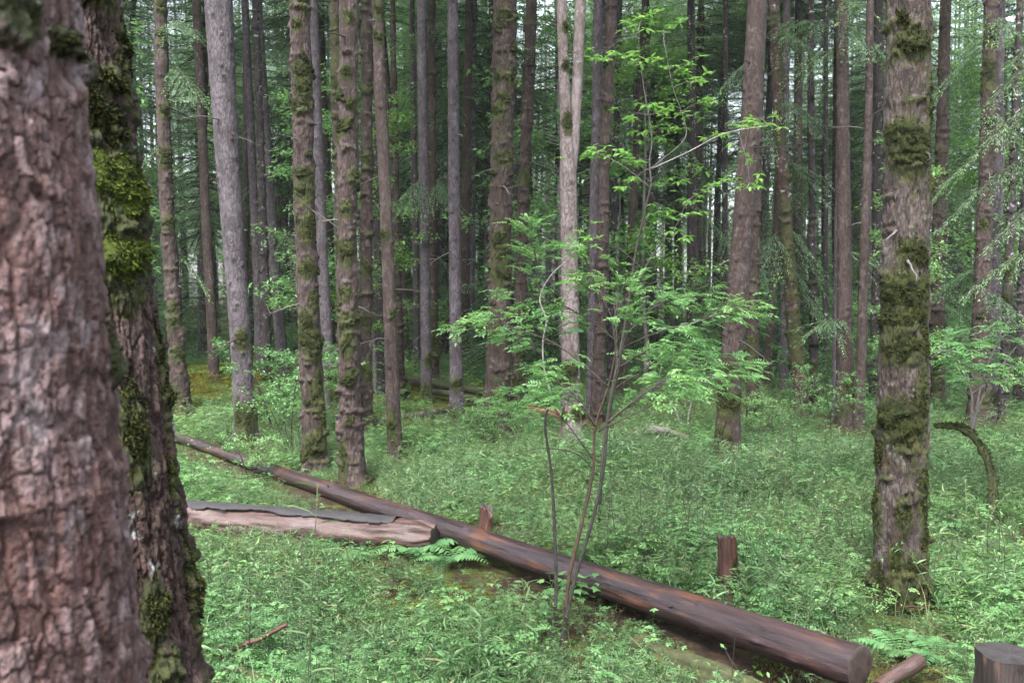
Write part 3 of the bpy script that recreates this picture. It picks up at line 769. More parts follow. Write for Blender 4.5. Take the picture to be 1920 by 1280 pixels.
tree('dim trunk peeping out behind the stout moss wrapped trunk', 'bark_black', 'rough',
     [(1640, 752, 20), (1640, 500, 18), (1636, 250, 16), (1634, 0, 14)], (), .25, 0, 32, seed=44)
tree('moss hung brown trunk just past the stout moss wrapped one', 'bark_brown', 'rough',
     [(1752, 765, 32), (1753, 640, 28), (1754, 450, 24), (1756, 200, 20), (1757, 0, 18)], [(1748, 715, 11, 20), (1755, 680, 10, 12), (1752, 740, 12, 14)], .45, 0, 44, seed=45, auto=5)
tree('tall brown trunk rising behind the leafy shrub over the mossy snag', 'bark_red', 'rough',
     [(1835, 795, 44), (1836, 700, 34), (1836, 560, 29), (1838, 350, 26), (1840, 150, 26), (1841, 0, 24)], [(1838, 140, 12, 20), (1842, 75, 9, 12), (1836, 420, 8, 7), (1848, 740, 8, 12)], .22, 14, 56, seed=46, auto=3)
tree('greyish trunk just behind the tall brown one by the leafy shrub', 'bark_grey', 'scaly',
     [(1859, 788, 24), (1859, 600, 20), (1858, 300, 17), (1858, 0, 14)], [(1858, 745, 9, 10), (1856, 560, 6, 6)], .2, 8, 36, seed=47)
tree('dark mossy trunk, second from the picture edge behind the snag', 'bark_black', 'rough',
     [(1880, 795, 18), (1882, 640, 17), (1886, 450, 15), (1890, 200, 13), (1893, 0, 12)], [(1882, 560, 6, 14), (1885, 500, 6, 14)], .45, 0, 36, seed=48, auto=3)
tree('dark trunk cut by the picture edge behind the snag', 'bark_black', 'rough',
     [(1909, 770, 18), (1911, 600, 17), (1914, 300, 15), (1917, 0, 13)], (), .4, 0, 36, seed=49)
tree('slim grey trunk behind the mound with pale bark, next to the brown banded one', 'bark_red', 'scaly',
     [(402, 712, 20), (397, 560, 18), (390, 400, 17), (385, 200, 16), (379, 0, 15)], [(391, 205, 6, 5)], .12, 14, 36, seed=50)
tree('dark thin trunk with moss flecks beyond the slender leaning grey one', 'bark_black', 'rough',
     [(497, 716, 18), (500, 600, 17), (494, 300, 14), (488, 0, 12)], (), .3, 0, 32, seed=51)
tree('dim purple trunk in the gap behind the tall lilac grey one', 'bark_grey', 'scaly',
     [(487, 700, 16), (484, 500, 15), (476, 250, 14), (468, 0, 13)], (), .08, 8, 32, seed=52)
tree('dark mossy pole between the slim reddish trunk and the close pair', 'bark_brown', 'rough',
     [(752, 730, 13), (750, 600, 12), (745, 400, 11), (740, 0, 9)], (), .4, 0, 28, seed=53, auto=2)
tree('thin dark trunk right in front of the close pair of trunks', 'bark_black', 'scaly',
     [(782, 708, 13), (781, 560, 12), (778, 300, 10), (776, 0, 9)], (), .2, 0, 28, seed=54)


# ------------------------------------------------------------------ fallen logs
def seg_frame(A, B):
    T = (B - A) / np.linalg.norm(B - A)
    U = np.cross(T, [0, 0, 1.]); U /= np.linalg.norm(U)
    W = np.cross(U, T)
    return T, U, W

def log_mesh(A, B, ra, rb, nl, na, seed, dep=.004, lump=.006, bend=0., knots=0, broken=False):
    A = np.asarray(A, float); B = np.asarray(B, float)
    T, U, W = seg_frame(A, B); Lg = np.linalg.norm(B - A)
    s = np.linspace(0, 1, nl); th = np.arange(na) * 2 * np.pi / na
    Sg, TH = np.meshgrid(s, th, indexing='ij')
    R = ra + (rb - ra) * Sg
    l = Sg * Lg
    g = fbm(np.cos(TH) * R * 50, np.sin(TH) * R * 50, l * 5, 3, seed) * dep + fbm(np.cos(TH) * R * 10, np.sin(TH) * R * 10, l * 2.5, 2, seed + 2) * lump
    if knots:
        rg = np.random.default_rng(seed)
        for _ in range(knots):
            a = rg.random() * 6.28; p = rg.random() * Lg
            g = g + .014 * np.exp(-((np.angle(np.exp(1j * (TH - a))) * R) / .014) ** 2 - ((l - p) / .02) ** 2)
    R = R + g
    if broken:
        tear = .90 + .09 * fbm(np.cos(TH) * 2.5, np.sin(TH) * 2.5, TH * 0, 4, seed + 9)
        R = R * (1 - (.40 + .30 * fbm(np.cos(TH) * 5, np.sin(TH) * 5, TH * 0 + 2, 3, seed + 12)) * sstep(0, 1, np.clip((Sg - tear - .04) / (1 - tear), 0, 1)))
    C = A + (B - A) * Sg[..., None] + W * (bend * np.sin(np.pi * Sg))[..., None]
    V = C + (np.cos(TH) * R)[..., None] * U + (np.sin(TH) * R)[..., None] * W
    i, j = np.meshgrid(np.arange(nl - 1), np.arange(na), indexing='ij'); j2 = (j + 1) % na
    Q = np.stack([i * na + j, i * na + j2, (i + 1) * na + j2, (i + 1) * na + j], -1).reshape(-1, 4)
    m = MB(); m.add(V.reshape(-1, 3), None, Q, hsh(np.arange(nl * na), 1, 1), 0, np.clip(.5 + .5 * np.sin(TH), 0, 1).ravel())
    m.grain = [np.append((np.cos(TH) * R).ravel(), np.zeros(na + 1)), np.append((np.sin(TH) * R).ravel(), np.zeros(na + 1)), np.append(l.ravel(), np.zeros(na + 1))]
    m.add(np.vstack([C[0, 0], V[0]]), [(0, 1 + k, 1 + (k + 1) % na) for k in range(na)], None, .5)
    return m, V, C, (T, U, W)

def log_mat(name, dark, mid, warm, rough=.42, moss=0., warmth=.55, stretch=(1, 1, 1), grain=True):
    t = NT(name)
    if grain:
        cb = t.new('ShaderNodeCombineXYZ')
        for k_, g_ in enumerate(('gx', 'gy', 'gl')): t.link(t.attr(g_), cb.inputs[k_])
        class _O: outputs = {'Object': cb.outputs[0]}
        t._c = _O
    n1 = t.noise(7, 6, .65, stretch=stretch, dist=.3); n2 = t.noise(90, 4, .7, stretch=stretch); n3 = t.noise(2.2, 3, .5)
    c = t.ramp(t.math('ADD', t.math('MULTIPLY', n1, .7), t.math('MULTIPLY', n2, .3)), [(.32, dark), (.5, mid), (.7, tuple(min(1, x * 1.5) for x in mid))])
    ck = t.ramp(t.noise(11, 3, .5, stretch=(stretch[0] * 2, stretch[1] * 2, stretch[2] * .35)), [(.46, 0.), (.49, 1.), (.51, 1.), (.54, 0.)])
    c = t.mix(t.math('MULTIPLY', ck, .55), c, tuple(x * .4 for x in dark))
    wf = t.ramp(t.math('ADD', n3, t.math('MULTIPLY', t.math('SUBTRACT', n1, .5), 1.2)), [(warmth, 0.), (warmth + .12, 1.)])
    c = t.mix(wf, c, warm)
    if moss:
        mw = t.ramp(t.math('ADD', t.noise(5, 5, .7), t.math('MULTIPLY', t.attr('tip'), .25)), [(.78 - moss * .5, 0.), (.88 - moss * .5, 1.)])
        c = t.mix(mw, c, t.ramp(t.noise(30, 5, .75), [(.3, MOSS_D), (.52, MOSS_L), (.75, MOSS_Y)]))
    t.link(c, t.p.inputs['Base Color'])
    t.link(t.ramp(n1, [(.3, rough - .08), (.7, rough + .2)]), t.p.inputs['Roughness'])
    t.p.inputs['Specular IOR Level'].default_value = .5
    b = t.bump(n1, .6, .015); t.bump(n2, .6, .006, b)
    return t.m

def end_mat(name, a, b, dark):
    t = NT(name)
    w = t.new('ShaderNodeTexWave', wave_type='RINGS', rings_direction='SPHERICAL'); w.inputs['Scale'].default_value = 34
    w.inputs['Distortion'].default_value = 3; w.inputs['Detail'].default_value = 3; w.inputs['Detail Scale'].default_value = 2
    t.link(t.coords(), w.inputs['Vector'])
    c = t.mix(t.math('MULTIPLY', w.outputs['Fac'], .6), a, b)
    c = t.mix(t.ramp(t.noise(16, 5, .7), [(.45, 0.), (.62, 1.)]), c, dark)
    t.link(c, t.p.inputs['Base Color']); t.p.inputs['Roughness'].default_value = .5
    t.bump(t.noise(110, 4, .7), .5, .006)
    return t.m

LOGS = []
def fallen_log(label, A, B, ra, rb, mat, seed, nl=60, na=18, bend=0., endm=None, knots=0, dep=.004, lump=.006, name='fallen_log', broken=False):
    mid = (A + B) / 2
    o = np.array([mid[0], mid[1], gz(mid[0], mid[1])])
    root = thing(name, label, 'log', o)
    m, V, C, fr = log_mesh(A - o, B - o, ra, rb, nl, na, seed, dep, lump, bend, knots, broken)
    m.build('body', mat, root, None, True, {'gx': m.grain[0], 'gy': m.grain[1], 'gl': m.grain[2]})
    if endm:
        e = MB(); ring = V[-1]; c = C[-1, 0]
        rings = [c[None]] + [c + (ring - c) * f + fr[0] * (.004 * math.sin(f * 9) + .003) for f in (.3, .6, .9)] + [ring + fr[0] * .001]
        VV = np.vstack(rings) - c
        T = [(0, 1 + k, 1 + (k + 1) % na) for k in range(na)]
        Q = [(1 + q * na + k, 1 + (q + 1) * na + k, 1 + (q + 1) * na + (k + 1) % na, 1 + q * na + (k + 1) % na) for q in range(3) for k in range(na)]
        e.add(VV, T, Q, .5); e.build('cut_end', endm, root, [float(x) for x in c], smooth=False)
    if name != 'rotten_log': LOGS.append((A, B, max(ra, rb)))
    return root, V, C, fr, o

M['log_wet'] = log_mat('wet_purple_brown_log', (.0065, .004, .0045), (.028, .0155, .0165), (.066, .026, .014), .33, 0, .585, (2.2, 2.2, .22))
M['log_end'] = end_mat('sawn_end', (.030, .021, .018), (.055, .037, .030), (.015, .011, .011))
M['log_rot'] = end_mat('rotten_end', (.018, .012, .009), (.032, .020, .014), (.008, .006, .005))
M['log_wood'] = log_mat('bare_orange_wood', (.018, .008, .006), (.056, .029, .024), (.070, .048, .051), .45, 0, .52, (2.5, 2.5, .3))
M['log_bark'] = log_mat('black_log_bark', (.007, .006, .007), (.022, .019, .022), (.042, .028, .023), .72, .12, .64)
M['log_grey'] = log_mat('grey_log', (.028, .024, .024), (.075, .066, .064), (.10, .075, .06), .6, .35, .62)
M['log_dark'] = log_mat('dark_mossy_log', (.012, .010, .010), (.034, .028, .027), (.05, .03, .022), .55, .45, .66)
M['log_orange'] = log_mat('orange_log', (.085, .045, .026), (.17, .092, .052), (.19, .11, .062), .6, .1, .5)
M['log_moss'] = log_mat('rotten_mossy_log', (.013, .010, .007), (.032, .023, .016), (.05, .028, .016), .8, .55, .7)
M['snag_moss'] = log_mat('snag_moss_bark', (.013, .010, .007), (.032, .023, .016), (.05, .028, .016), .8, .95, .7, (1, 1, 1), False)
M['stump_red'] = log_mat('red_rotten_stump', (.012, .005, .003), (.045, .015, .009), (.080, .032, .016), .5, .12, .58, (1.5, 1.5, .25), False)
M['stump_dark'] = log_mat('wet_black_stump', (.006, .0042, .004), (.020, .0125, .011), (.070, .034, .020), .55, 0, .54, (1.5, 1.5, .3), False)

pf, df = hit(322, 826)
A = at(318, 814, df); B = at(1612, 1250, 4.62)
fallen_log('long wet purple brown log sloping across the whole clearing, sawn end nearest', A, B, .057, .109, M['log_wet'], 61, 420, 64, -.02, M['log_end'], 40, .005, .009)

_lg = [o for o in S.objects if o.name.startswith('fallen_log') and o.parent is None][0]
_o = np.array(_lg.location); _T, _U, _W = seg_frame(A, B); rg = np.random.default_rng(64)
for k in range(11):
    q = rg.uniform(.1, .97); a_ = rg.uniform(.2, 2.9); R_ = .057 + (.109 - .057) * q; C_ = A + (B - A) * q - _W * .02 * math.sin(math.pi * q) - _o
    n_ = math.cos(a_) * _U + math.sin(a_) * _W; L_ = rg.uniform(.012, .045)
    P_ = C_ + n_ * np.linspace(R_ * .7, R_ + L_, 5)[:, None] + _T * (np.linspace(0, 1, 5) ** 2 * L_ * rg.uniform(-.6, .6))[:, None]
    m = MB(); m.tube(P_, np.linspace(.014, .006, 5) * rg.uniform(.6, 1.1), 7, .5, 0, True, .3, k); m.build('branch_stub', M['stump_dark'], _lg)

# log with peeled bark
A2 = at(285, 966, 8.15) + [0, 0, .03]; B2 = at(815, 1016, 7.25) + [0, 0, .03]
r2, V2, C2, F2, o2 = fallen_log('thick log with bark peeled off, showing pink orange wood, lying before the long log', A2, B2, .125, .140, M['log_wood'], 62, 260, 64, -.02, M['log_rot'], 0, .014, .030, 'fallen_log', True)
def bark_shell(root, C, F, ra, rb, seed):
    T, U, W = F
    nl, na = 260, 26
    s = np.linspace(0, 1, nl)
    # the bark covers the back and the top; its torn edge wanders, and covers the front at the far end
    sgn = -1.0 if U[1] > 0 else 1.0     # U points away from or towards the camera
    edge = .92 + .75 * fbm(s * 4, s * 0 + .5, s * 0, 5, seed) + .20 * np.round(2 * fbm(s * 16, s * 0 + .5, s * 0, 2, seed + 6)) / 2 - 1.3 * (1 - sstep(.16, .22, s + .02 * vnoise(s * 60, s * 0, s * 0, 9)))
    f = np.linspace(0, 1, na)
    th0 = edge[:, None]; th1 = 3.9
    TH = th0 + (th1 - th0) * f[None]
    if sgn < 0: TH = np.pi - TH
    Sg = np.repeat(s[:, None], na, 1) * .88
    R = (ra + (rb - ra) * Sg) + .009 + .012 * fbm(np.cos(TH) * 4, np.sin(TH) * 4, Sg * 30, 3, seed + 4)
    cc = C[0, 0] + (C[-1, 0] - C[0, 0]) * Sg[..., None]
    V = cc + (np.cos(TH) * R)[..., None] * U + (np.sin(TH) * R)[..., None] * W
    # inner rim, so the torn edge shows its thickness
    Ri = R[:, :1] - .013
    Vi = cc[:, :1] + (np.cos(TH[:, :1]) * Ri)[..., None] * U + (np.sin(TH[:, :1]) * Ri)[..., None] * W
    VV = np.concatenate([Vi, V], 1); na2 = na + 1
    i, j = np.meshgrid(np.arange(nl - 1), np.arange(na2 - 1), indexing='ij')
    Q = np.stack([i * na2 + j, i * na2 + j + 1, (i + 1) * na2 + j + 1, (i + 1) * na2 + j], -1).reshape(-1, 4)
    m = MB(); m.add(VV.reshape(-1, 3), None, Q, .5)
    b = m.build('bark', M['log_bark'], root); b['label'] = 'black torn bark left on the log'
bark_shell(r2, C2, F2, .125, .140, 63)

def px_log(label, a, b, wa, wb, mat, seed, **kw):
    pa, da = hit(a[0], a[1] + wa * .45); pb, db = hit(b[0], b[1] + wb * .45)
    A = at(a[0], a[1], da) + [0, 0, wa * .6 * da / FPX]; B = at(b[0], b[1], db) + [0, 0, wb * .6 * db / FPX]; A[2] += .04; B[2] += .04; wa *= 1.5; wb *= 1.5
    fallen_log(label, A, B, wa * .5 * da / FPX, wb * .5 * db / FPX, mat, seed, **kw)
px_log('short orange log lying behind the thick moss felted trunk', (985, 774), (1092, 800), 11, 13, M['log_orange'], 64, nl=40)
px_log('thin grey log lying across the mossy ground behind the slim reddish trunk', (684, 806), (838, 777), 10, 9, M['log_grey'], 65, nl=50)
px_log('dark log lying behind the close pair of trunks', (748, 716), (915, 746), 9, 10, M['log_dark'], 66, nl=50)
px_log('dark mossy log lying behind the bare lilac trunk', (800, 741), (926, 772), 7, 11, M['log_dark'], 67, nl=50, bend=.05)
px_log('low dark log lying in shade behind the pale forked trunk', (985, 754), (1040, 768), 7, 8, M['log_dark'], 68, nl=40)
px_log('grey mossy log arching out of the undergrowth in the middle of the clearing', (1176, 836), (1290, 836), 15, 13, M['log_grey'], 69, nl=50, bend=.12, lump=.02)
px_log('dark log among moss behind the brown trunk by the long log', (690, 727), (764, 748), 8, 9, M['log_dark'], 70, nl=40)
px_log('long mossy log lying far back behind the forked shrub', (1150, 752), (1300, 764), 6, 8, M['log_moss'], 71, nl=50)
# mossy bank under the near end of the long log, and the rotten pieces near the picture's foot
fallen_log('crumbling moss covered log half sunk in soil under the long log', at(1190, 1200, 5.3) - [0, 0, .07], at(1500, 1330, 4.5) - [0, 0, .07], .085, .075, M['log_moss'], 72, 140, 48, .01, None, 0, .03, .07, 'rotten_log')
fallen_log('dark rotten mossy log in the undergrowth beside the dark furrowed trunk', at(395, 1250, 4.75) - [0, 0, .06], at(590, 1310, 4.45) - [0, 0, .06], .075, .06, M['log_moss'], 73, 110, 44, 0., None, 0, .03, .06, 'rotten_log')
fallen_log('pinkish split piece of wood beside the sawn log end', at(1645, 1290, 4.45), at(1722, 1240, 4.85), .035, .04, M['log_wood'], 74, 40, 14, 0., M['log_end'], 0, .006, .01, 'split_wood')

# dead branch near the foot of the dark trunk
db = thing('dead_branch', 'broken dead branch with reddish bark lying in the weeds', 'branch', hit(470, 1235)[0])
_o = np.array(db.location)
def pth3(pts, d, n=24):
    P = np.array([at(x, y, d + (q[0] if q else 0)) for (x, y, *q) in pts])
    s = np.linspace(0, 1, len(P)); t = np.linspace(0, 1, n)
    # Catmull-Rom through the points
    out = []
    for u in t * (len(P) - 1):
        i = int(min(len(P) - 2, math.floor(u))); f = u - i
        p0, p1, p2, p3 = P[max(0, i - 1)], P[i], P[i + 1], P[min(len(P) - 1, i + 2)]
        out.append(.5 * (2 * p1 + (p2 - p0) * f + (2 * p0 - 5 * p1 + 4 * p2 - p3) * f ** 2 + (3 * p1 - p0 - 3 * p2 + p3) * f ** 3))
    return np.array(out)
m = MB(); m.tube(pth3([(432, 1225), (455, 1208), (485, 1198), (538, 1170)], 5.0) - _o, np.linspace(.016, .011, 24), 10, .5, 0, True, .2, 3)
m.build('limb', M['stump_red'], db)
m = MB(); m.tube(pth3([(500, 1190), (498, 1205), (508, 1232)], 5.0) - _o, np.linspace(.006, .003, 24), 6, .5)
m.build('twig', M['stem_black'], db)

# ------------------------------------------------------------------ stumps
def stump(name, label, base, d, rad, h, mat, topm, seed, jag, na=40, lean=(0, 0), mossy=None):
    root = thing(name, label, 'stump', base)
    nz = 26
    z = np.linspace(-.12, h, nz); th = np.arange(na) * 2 * np.pi / na
    Z, TH = np.meshgrid(z, th, indexing='ij')
    f = np.clip(Z / h, 0, 1)
    tip = jag * fbm(np.cos(th) * 1.5 + seed, np.sin(th) * 1.5, th * 0 + seed, 4, seed)
    Z = Z + f ** 3 * tip[None]
    R = rad * (1 + .25 * np.exp(-np.clip(Z, 0, 9) / (h * .35))) * (1 + (.10 if jag > .02 else .03) * np.cos(TH * 3 + seed) + .03 * np.cos(TH * 5))
    R = R + rad * (.30 if jag > .02 else .10) * fbm(np.cos(TH) * 4, np.sin(TH) * 4, Z * 7, 4, seed) 
    X = np.cos(TH) * R + lean[0] * f; Y = np.sin(TH) * R + lean[1] * f
    V = np.stack([X, Y, Z], -1).reshape(-1, 3)
    i, j = np.meshgrid(np.arange(nz - 1), np.arange(na), indexing='ij'); j2 = (j + 1) % na
    Q = np.stack([i * na + j, i * na + j2, (i + 1) * na + j2, (i + 1) * na + j], -1).reshape(-1, 4)
    m = MB(); m.add(V, None, Q, .5, 0, .3); m.build('body', mat, root)
    ring = V[-na:]; c = ring.mean(0); e = MB()
    rr = [(c - [0, 0, jag * .3])[None]] + [c + (ring - c) * q + np.array([0, 0, 1.]) * (hsh(np.arange(na), k, 2, seed)[:, None] - .5) * jag * .5 for k, q in enumerate((.35, .7))] + [ring + [0, 0, .001]]
    VV = np.vstack(rr) - c
    T = [(0, 1 + k, 1 + (k + 1) % na) for k in range(na)]
    Qq = [(1 + q * na + k, 1 + (q + 1) * na + k, 1 + (q + 1) * na + (k + 1) % na, 1 + q * na + (k + 1) % na) for q in range(2) for k in range(na)]
    e.add(VV, T, Qq, .5); e.build('top', topm, root, [float(x) for x in c], smooth=True)
    if mossy is not None:
        pz = np.linspace(-.1, h, 20); pp = (pz, pz * 0 + lean[0] * np.clip(pz / h, 0, 1), pz * 0, np.interp(pz, z, R.mean(1)))
        for k, (a, zz, w, hh) in enumerate(mossy): moss_pad(root, pp, a, zz, w, hh, .02, seed * 3 + k, 260, .014)
    TREES.append((base[0], base[1], rad))
M['stump_top'] = simple('stump_top_grey', (.010, .008, .008), (.030, .024, .025), 14, .5, .5)
b1, d1 = hit(1362, 1140)
stump('broken_stump', 'knee high broken red brown stump standing just behind the long log', b1, d1, .056, .46, M['stump_red'], M['stump_dark'], 81, .06, mossy=[(-.35, .22, .05, .09), (-.2, .06, .06, .06)])
p2 = at(1893, 1224, 4.25); b2 = np.array([p2[0], p2[1], gz(p2[0], p2[1])])
stump('sawn_stump', 'wide wet black stump with flat sawn top at the lower corner', b2, 4.25, .135, p2[2] - b2[2], M['stump_dark'], M['stump_top'], 82, .004, 56)
b3, d3 = hit(908, 996)
stump('broken_stump', 'small split red stump poking up right behind the long log', b3, d3, .050, .19, M['stump_red'], M['stump_dark'], 83, .12, lean=(.02, 0))

# ------------------------------------------------------------------ saplings and shrubs
def dirs(n, rg, up=.0, sp=1.0):
    a = rg.random(n) * 6.283
    return np.stack([np.cos(a) * sp, np.sin(a) * sp, up + rg.normal(0, .12, n)], -1)

def pinnate(m, C, D, rg, Ln=.13, leaflet=.034, pairs=5, mat=0, w=.42):
    """compound leaves: a stalk with paired leaflets"""
    n = len(C); D = D / np.linalg.norm(D, axis=1)[:, None]
    N = np.array([0, 0, 1.]) + rg.normal(0, .28, (n, 3))
    Sd = np.cross(D, N); Sd /= np.linalg.norm(Sd, axis=1)[:, None]
    L = Ln * (.7 + .5 * rg.random(n)); r0 = rg.random(n)
    q = (np.arange(pairs) + .8) / (pairs + .6)
    for k in range(pairs):
        P = C + D * (L * q[k])[:, None] - np.array([0, 0, 1.]) * (.22 * L * q[k] ** 2)[:, None]
        sz = leaflet * (1.0 - .5 * abs(q[k] - .45)) * (.85 + .3 * rg.random(n))
        for sg in (-1, 1):
            m.leaves(P, Sd * sg * .9 + D * .5 + rg.normal(0, .12, (n, 3)), N, sz, sz * w, np.clip(r0 * .7 + .3 * rg.random(n), 0, 1), mat, .18, .1)
    P = C + D * L[:, None] - np.array([0, 0, 1.]) * (.22 * L)[:, None]
    m.leaves(P, D + np.array([0, 0, -.3]), N, leaflet * 1.05, leaflet * w, r0, mat, .2, .1)

def leaf_spray(root, o, P0, P1, rg, kind, nleaf, stemm, leafm, width=.16, twig_r=.003, name='leaf_spray', leaf=.034, pin=.13):
    """a twig from P0 to P1 with leaves splayed flat round its outer part"""
    m = MB()
    t = np.linspace(0, 1, 9)[:, None]
    sag = np.array([0, 0, 1.]) * (.08 * np.linalg.norm(P1 - P0) * np.sin(np.pi * t))
    wob = np.cumsum(rg.normal(0, .006, (9, 3)), 0) * t
    P = P0 + (P1 - P0) * t + sag + wob
    m.tube(P - o, np.linspace(twig_r * 1.5, twig_r * .5, 9), 5, .5, 1, False)
    u = .35 + .65 * np.sqrt(rg.random(nleaf)); C = np.stack([np.interp(u, t[:, 0], P[:, k]) for k in range(3)], -1)
    ax = P1 - P0; ax = ax / np.linalg.norm(ax); sd_ = np.cross(ax, [0, 0, 1.]); sd_ /= np.linalg.norm(sd_) + 1e-9
    lat = rg.normal(0, width, nleaf)
    C2_ = C + sd_ * lat[:, None] + ax * (np.abs(lat) * .5)[:, None] + np.array([0, 0, 1.]) * rg.normal(0, .02, (nleaf, 1))
    for k in range(0, nleaf, 3):   # side twigs
        m.tube(np.array([C[k] - ax * .04, (C[k] + C2_[k]) / 2 + [0, 0, .008], C2_[k]]) - o, [twig_r * .6, twig_r * .5, twig_r * .35], 3, .5, 1, False)
    D = ax * .6 + sd_ * np.sign(lat)[:, None] * .7 + rg.normal(0, .35, (nleaf, 3)) * [1, 1, .3]
    if kind == 'pinnate':
        pinnate(m, C2_ - o, D, rg, pin, leaf)
    else:
        for k in range(nleaf):
            q = 4 + int(rg.random() * 3); a = np.arange(q) * 6.283 / q + rg.random() * 6
            dd = np.stack([np.cos(a), np.sin(a), rg.normal(-.1, .25, q)], -1) + ax * .4
            m.leaves(np.repeat((C2_[k] - o)[None], q, 0), dd, np.array([0, 0, 1.]) + rg.normal(0, .3, (q, 3)), leaf * (.7 + .6 * rg.random(q)), leaf * .42, rg.random(q), 0, .15, .12, None, True)
    return m.build(name, [leafm, stemm], root)

def nearest_on(paths, p):
    best = None
    for P in paths:
        k = np.argmin(np.linalg.norm(P - p, axis=1) + np.where(P[:, 2] > p[2] + .05, .6, 0))
        d_ = np.linalg.norm(P[k] - p)
        if best is None or d_ < best[0]: best = (d_, P[k])
    return best[1]

rg = np.random.default_rng(41)
base_s, d_s = hit(1046, 1222)
sap = thing('sapling', 'multi stemmed sapling with flat layers of small pale green leaves, before the long log', 'sapling', base_s)
oS = np.array(base_s)
PA = pth3([(1030, 1232), (1042, 1130), (1040, 1000), (1033, 880), (1022, 795), (1034, 742)], d_s, 40)
PB = pth3([(1056, 1222), (1066, 1090, .03), (1090, 985, .05), (1112, 880, .08), (1116, 800, .1), (1140, 725, .12), (1156, 640, .15), (1150, 560, .2)], d_s, 50)
PC = pth3([(1050, 1215), (1078, 1085, -.02), (1108, 985, -.03), (1130, 890, -.05), (1140, 790, -.05), (1158, 700, -.08), (1176, 625, -.1), (1215, 560, -.1)], d_s, 50)
PD = pth3([(1034, 742), (1020, 690), (1018, 640), (1024, 600), (1012, 560), (1030, 520), (1060, 490)], d_s, 30)
for P, r0, r1, mt in ((PA, .012, .006, 'stem_black'), (PB, .013, .004, 'stem_brown'), (PC, .012, .004, 'stem_black'), (PD, .005, .0022, 'stem_pale')):
    m = MB(); m.tube(P - oS, np.linspace(r0, r1, len(P)), 9, .5, 0, True, .25, 7); m.build('stem', M[mt], sap)
m = MB(); m.tube(pth3([(1112, 880), (1080, 850), (1010, 840), (950, 862)], d_s + .08, 16) - oS, np.linspace(.005, .002, 16), 5, .5); m.build('twig', M['twig'], sap)
SB = [pth3(q, d_s + dd, 16) for q, dd in [
    ([(1122, 810), (1180, 760), (1250, 720), (1335, 690)], .15), ([(1136, 800), (1200, 770), (1280, 730), (1385, 700)], -.2), ([(1150, 730), (1200, 700), (1265, 685)], .4), ([(1118, 800), (1085, 750), (1050, 715)], -.3),
    ([(1116, 800), (1070, 720), (1010, 660), (950, 640)], .1), ([(1140, 725), (1050, 650), (960, 615), (885, 606)], -.15), ([(1156, 640), (1090, 590), (1000, 555), (930, 550)], .25), ([(1150, 600), (1120, 540), (1095, 480)], .1),
    ([(1176, 625), (1210, 590), (1240, 565)], .3), ([(1170, 650), (1240, 620), (1320, 600), (1345, 590)], -.1), ([(1158, 690), (1230, 650), (1300, 640)], .2), ([(1012, 560), (1010, 520), (1005, 480)], .05), ([(1160, 670), (1150, 600), (1180, 545)], -.3),
    ([(1140, 790), (1210, 735), (1262, 705)], -.45), ([(1112, 860), (1060, 790), (1020, 745)], .3)]]
SBO = []
for P in SB:
    m = MB(); m.tube(P - oS, np.linspace(.0055, .0018, len(P)), 5, .5, 0, True, .2, 3); P_ = m.build('branch', M['twig'], sap); SBO.append(P_)
for P, bo in zip(SB, SBO):
    for k in range(8):
        i0 = int(rg.uniform(3, 15)); p0 = P[i0]; ln = rg.uniform(.14, .32)
        ax = P[-1] - P[0]; ax[2] *= .3; ax = ax / np.linalg.norm(ax); sd_ = np.array([-ax[1], ax[0], 0]) * (1 if k % 2 else -1)
        p1 = p0 + (ax * rg.uniform(.3, 1) + sd_ * rg.uniform(.1, 1.) + np.array([0, 0, rg.normal(.05, .15)])) * ln
        leaf_spray(bo, oS, p0, p1, rg, 'pinnate', 7, M['twig'], M['sap_leaf'], .055, .0018, leaf=.034, pin=.085)
    leaf_spray(bo, oS, P[9], P[-1], rg, 'pinnate', 9, M['twig'], M['sap_leaf'], .06, .0018, leaf=.034, pin=.09)

# bright leafed sapling behind it
dU = 7.6
bU = at(1122, 1000, dU); bU[2] = gz(bU[0], bU[1])
up = thing('sapling', 'tall thin sapling with bright green leaves on pale crooked branches', 'sapling', bU)
oU = np.array(bU)
P1 = np.vstack([bU[None], pth3([(1130, 850), (1146, 740), (1166, 640), (1182, 545), (1192, 470), (1208, 400), (1221, 345)], dU, 30)])
P2 = pth3([(1221, 345), (1218, 300), (1222, 255), (1205, 150), (1196, 60)], dU, 26)
P3 = pth3([(1215, 320), (1240, 300), (1285, 258), (1278, 210), (1262, 165), (1245, 80)], dU + .1, 26)
P4 = pth3([(1225, 315), (1290, 285), (1360, 250), (1440, 236)], dU - .2, 26)
P5 = pth3([(1185, 545), (1235, 460), (1270, 420), (1285, 380)], dU, 20)
P6 = pth3([(1216, 350), (1180, 320), (1130, 290), (1105, 285)], dU + .1, 20)
for P, r0, r1, mt in ((P1, .012, .008, 'twig'), (P2, .006, .002, 'twig_grey'), (P3, .006, .002, 'twig_grey'), (P4, .005, .002, 'stem_pale'), (P5, .008, .003, 'twig'), (P6, .006, .002, 'twig_grey')):
    m = MB(); m.tube(P - oU, np.linspace(r0, r1, len(P)), 8, .5, 0, True, .25, 9); m.build('stem', M[mt], up)
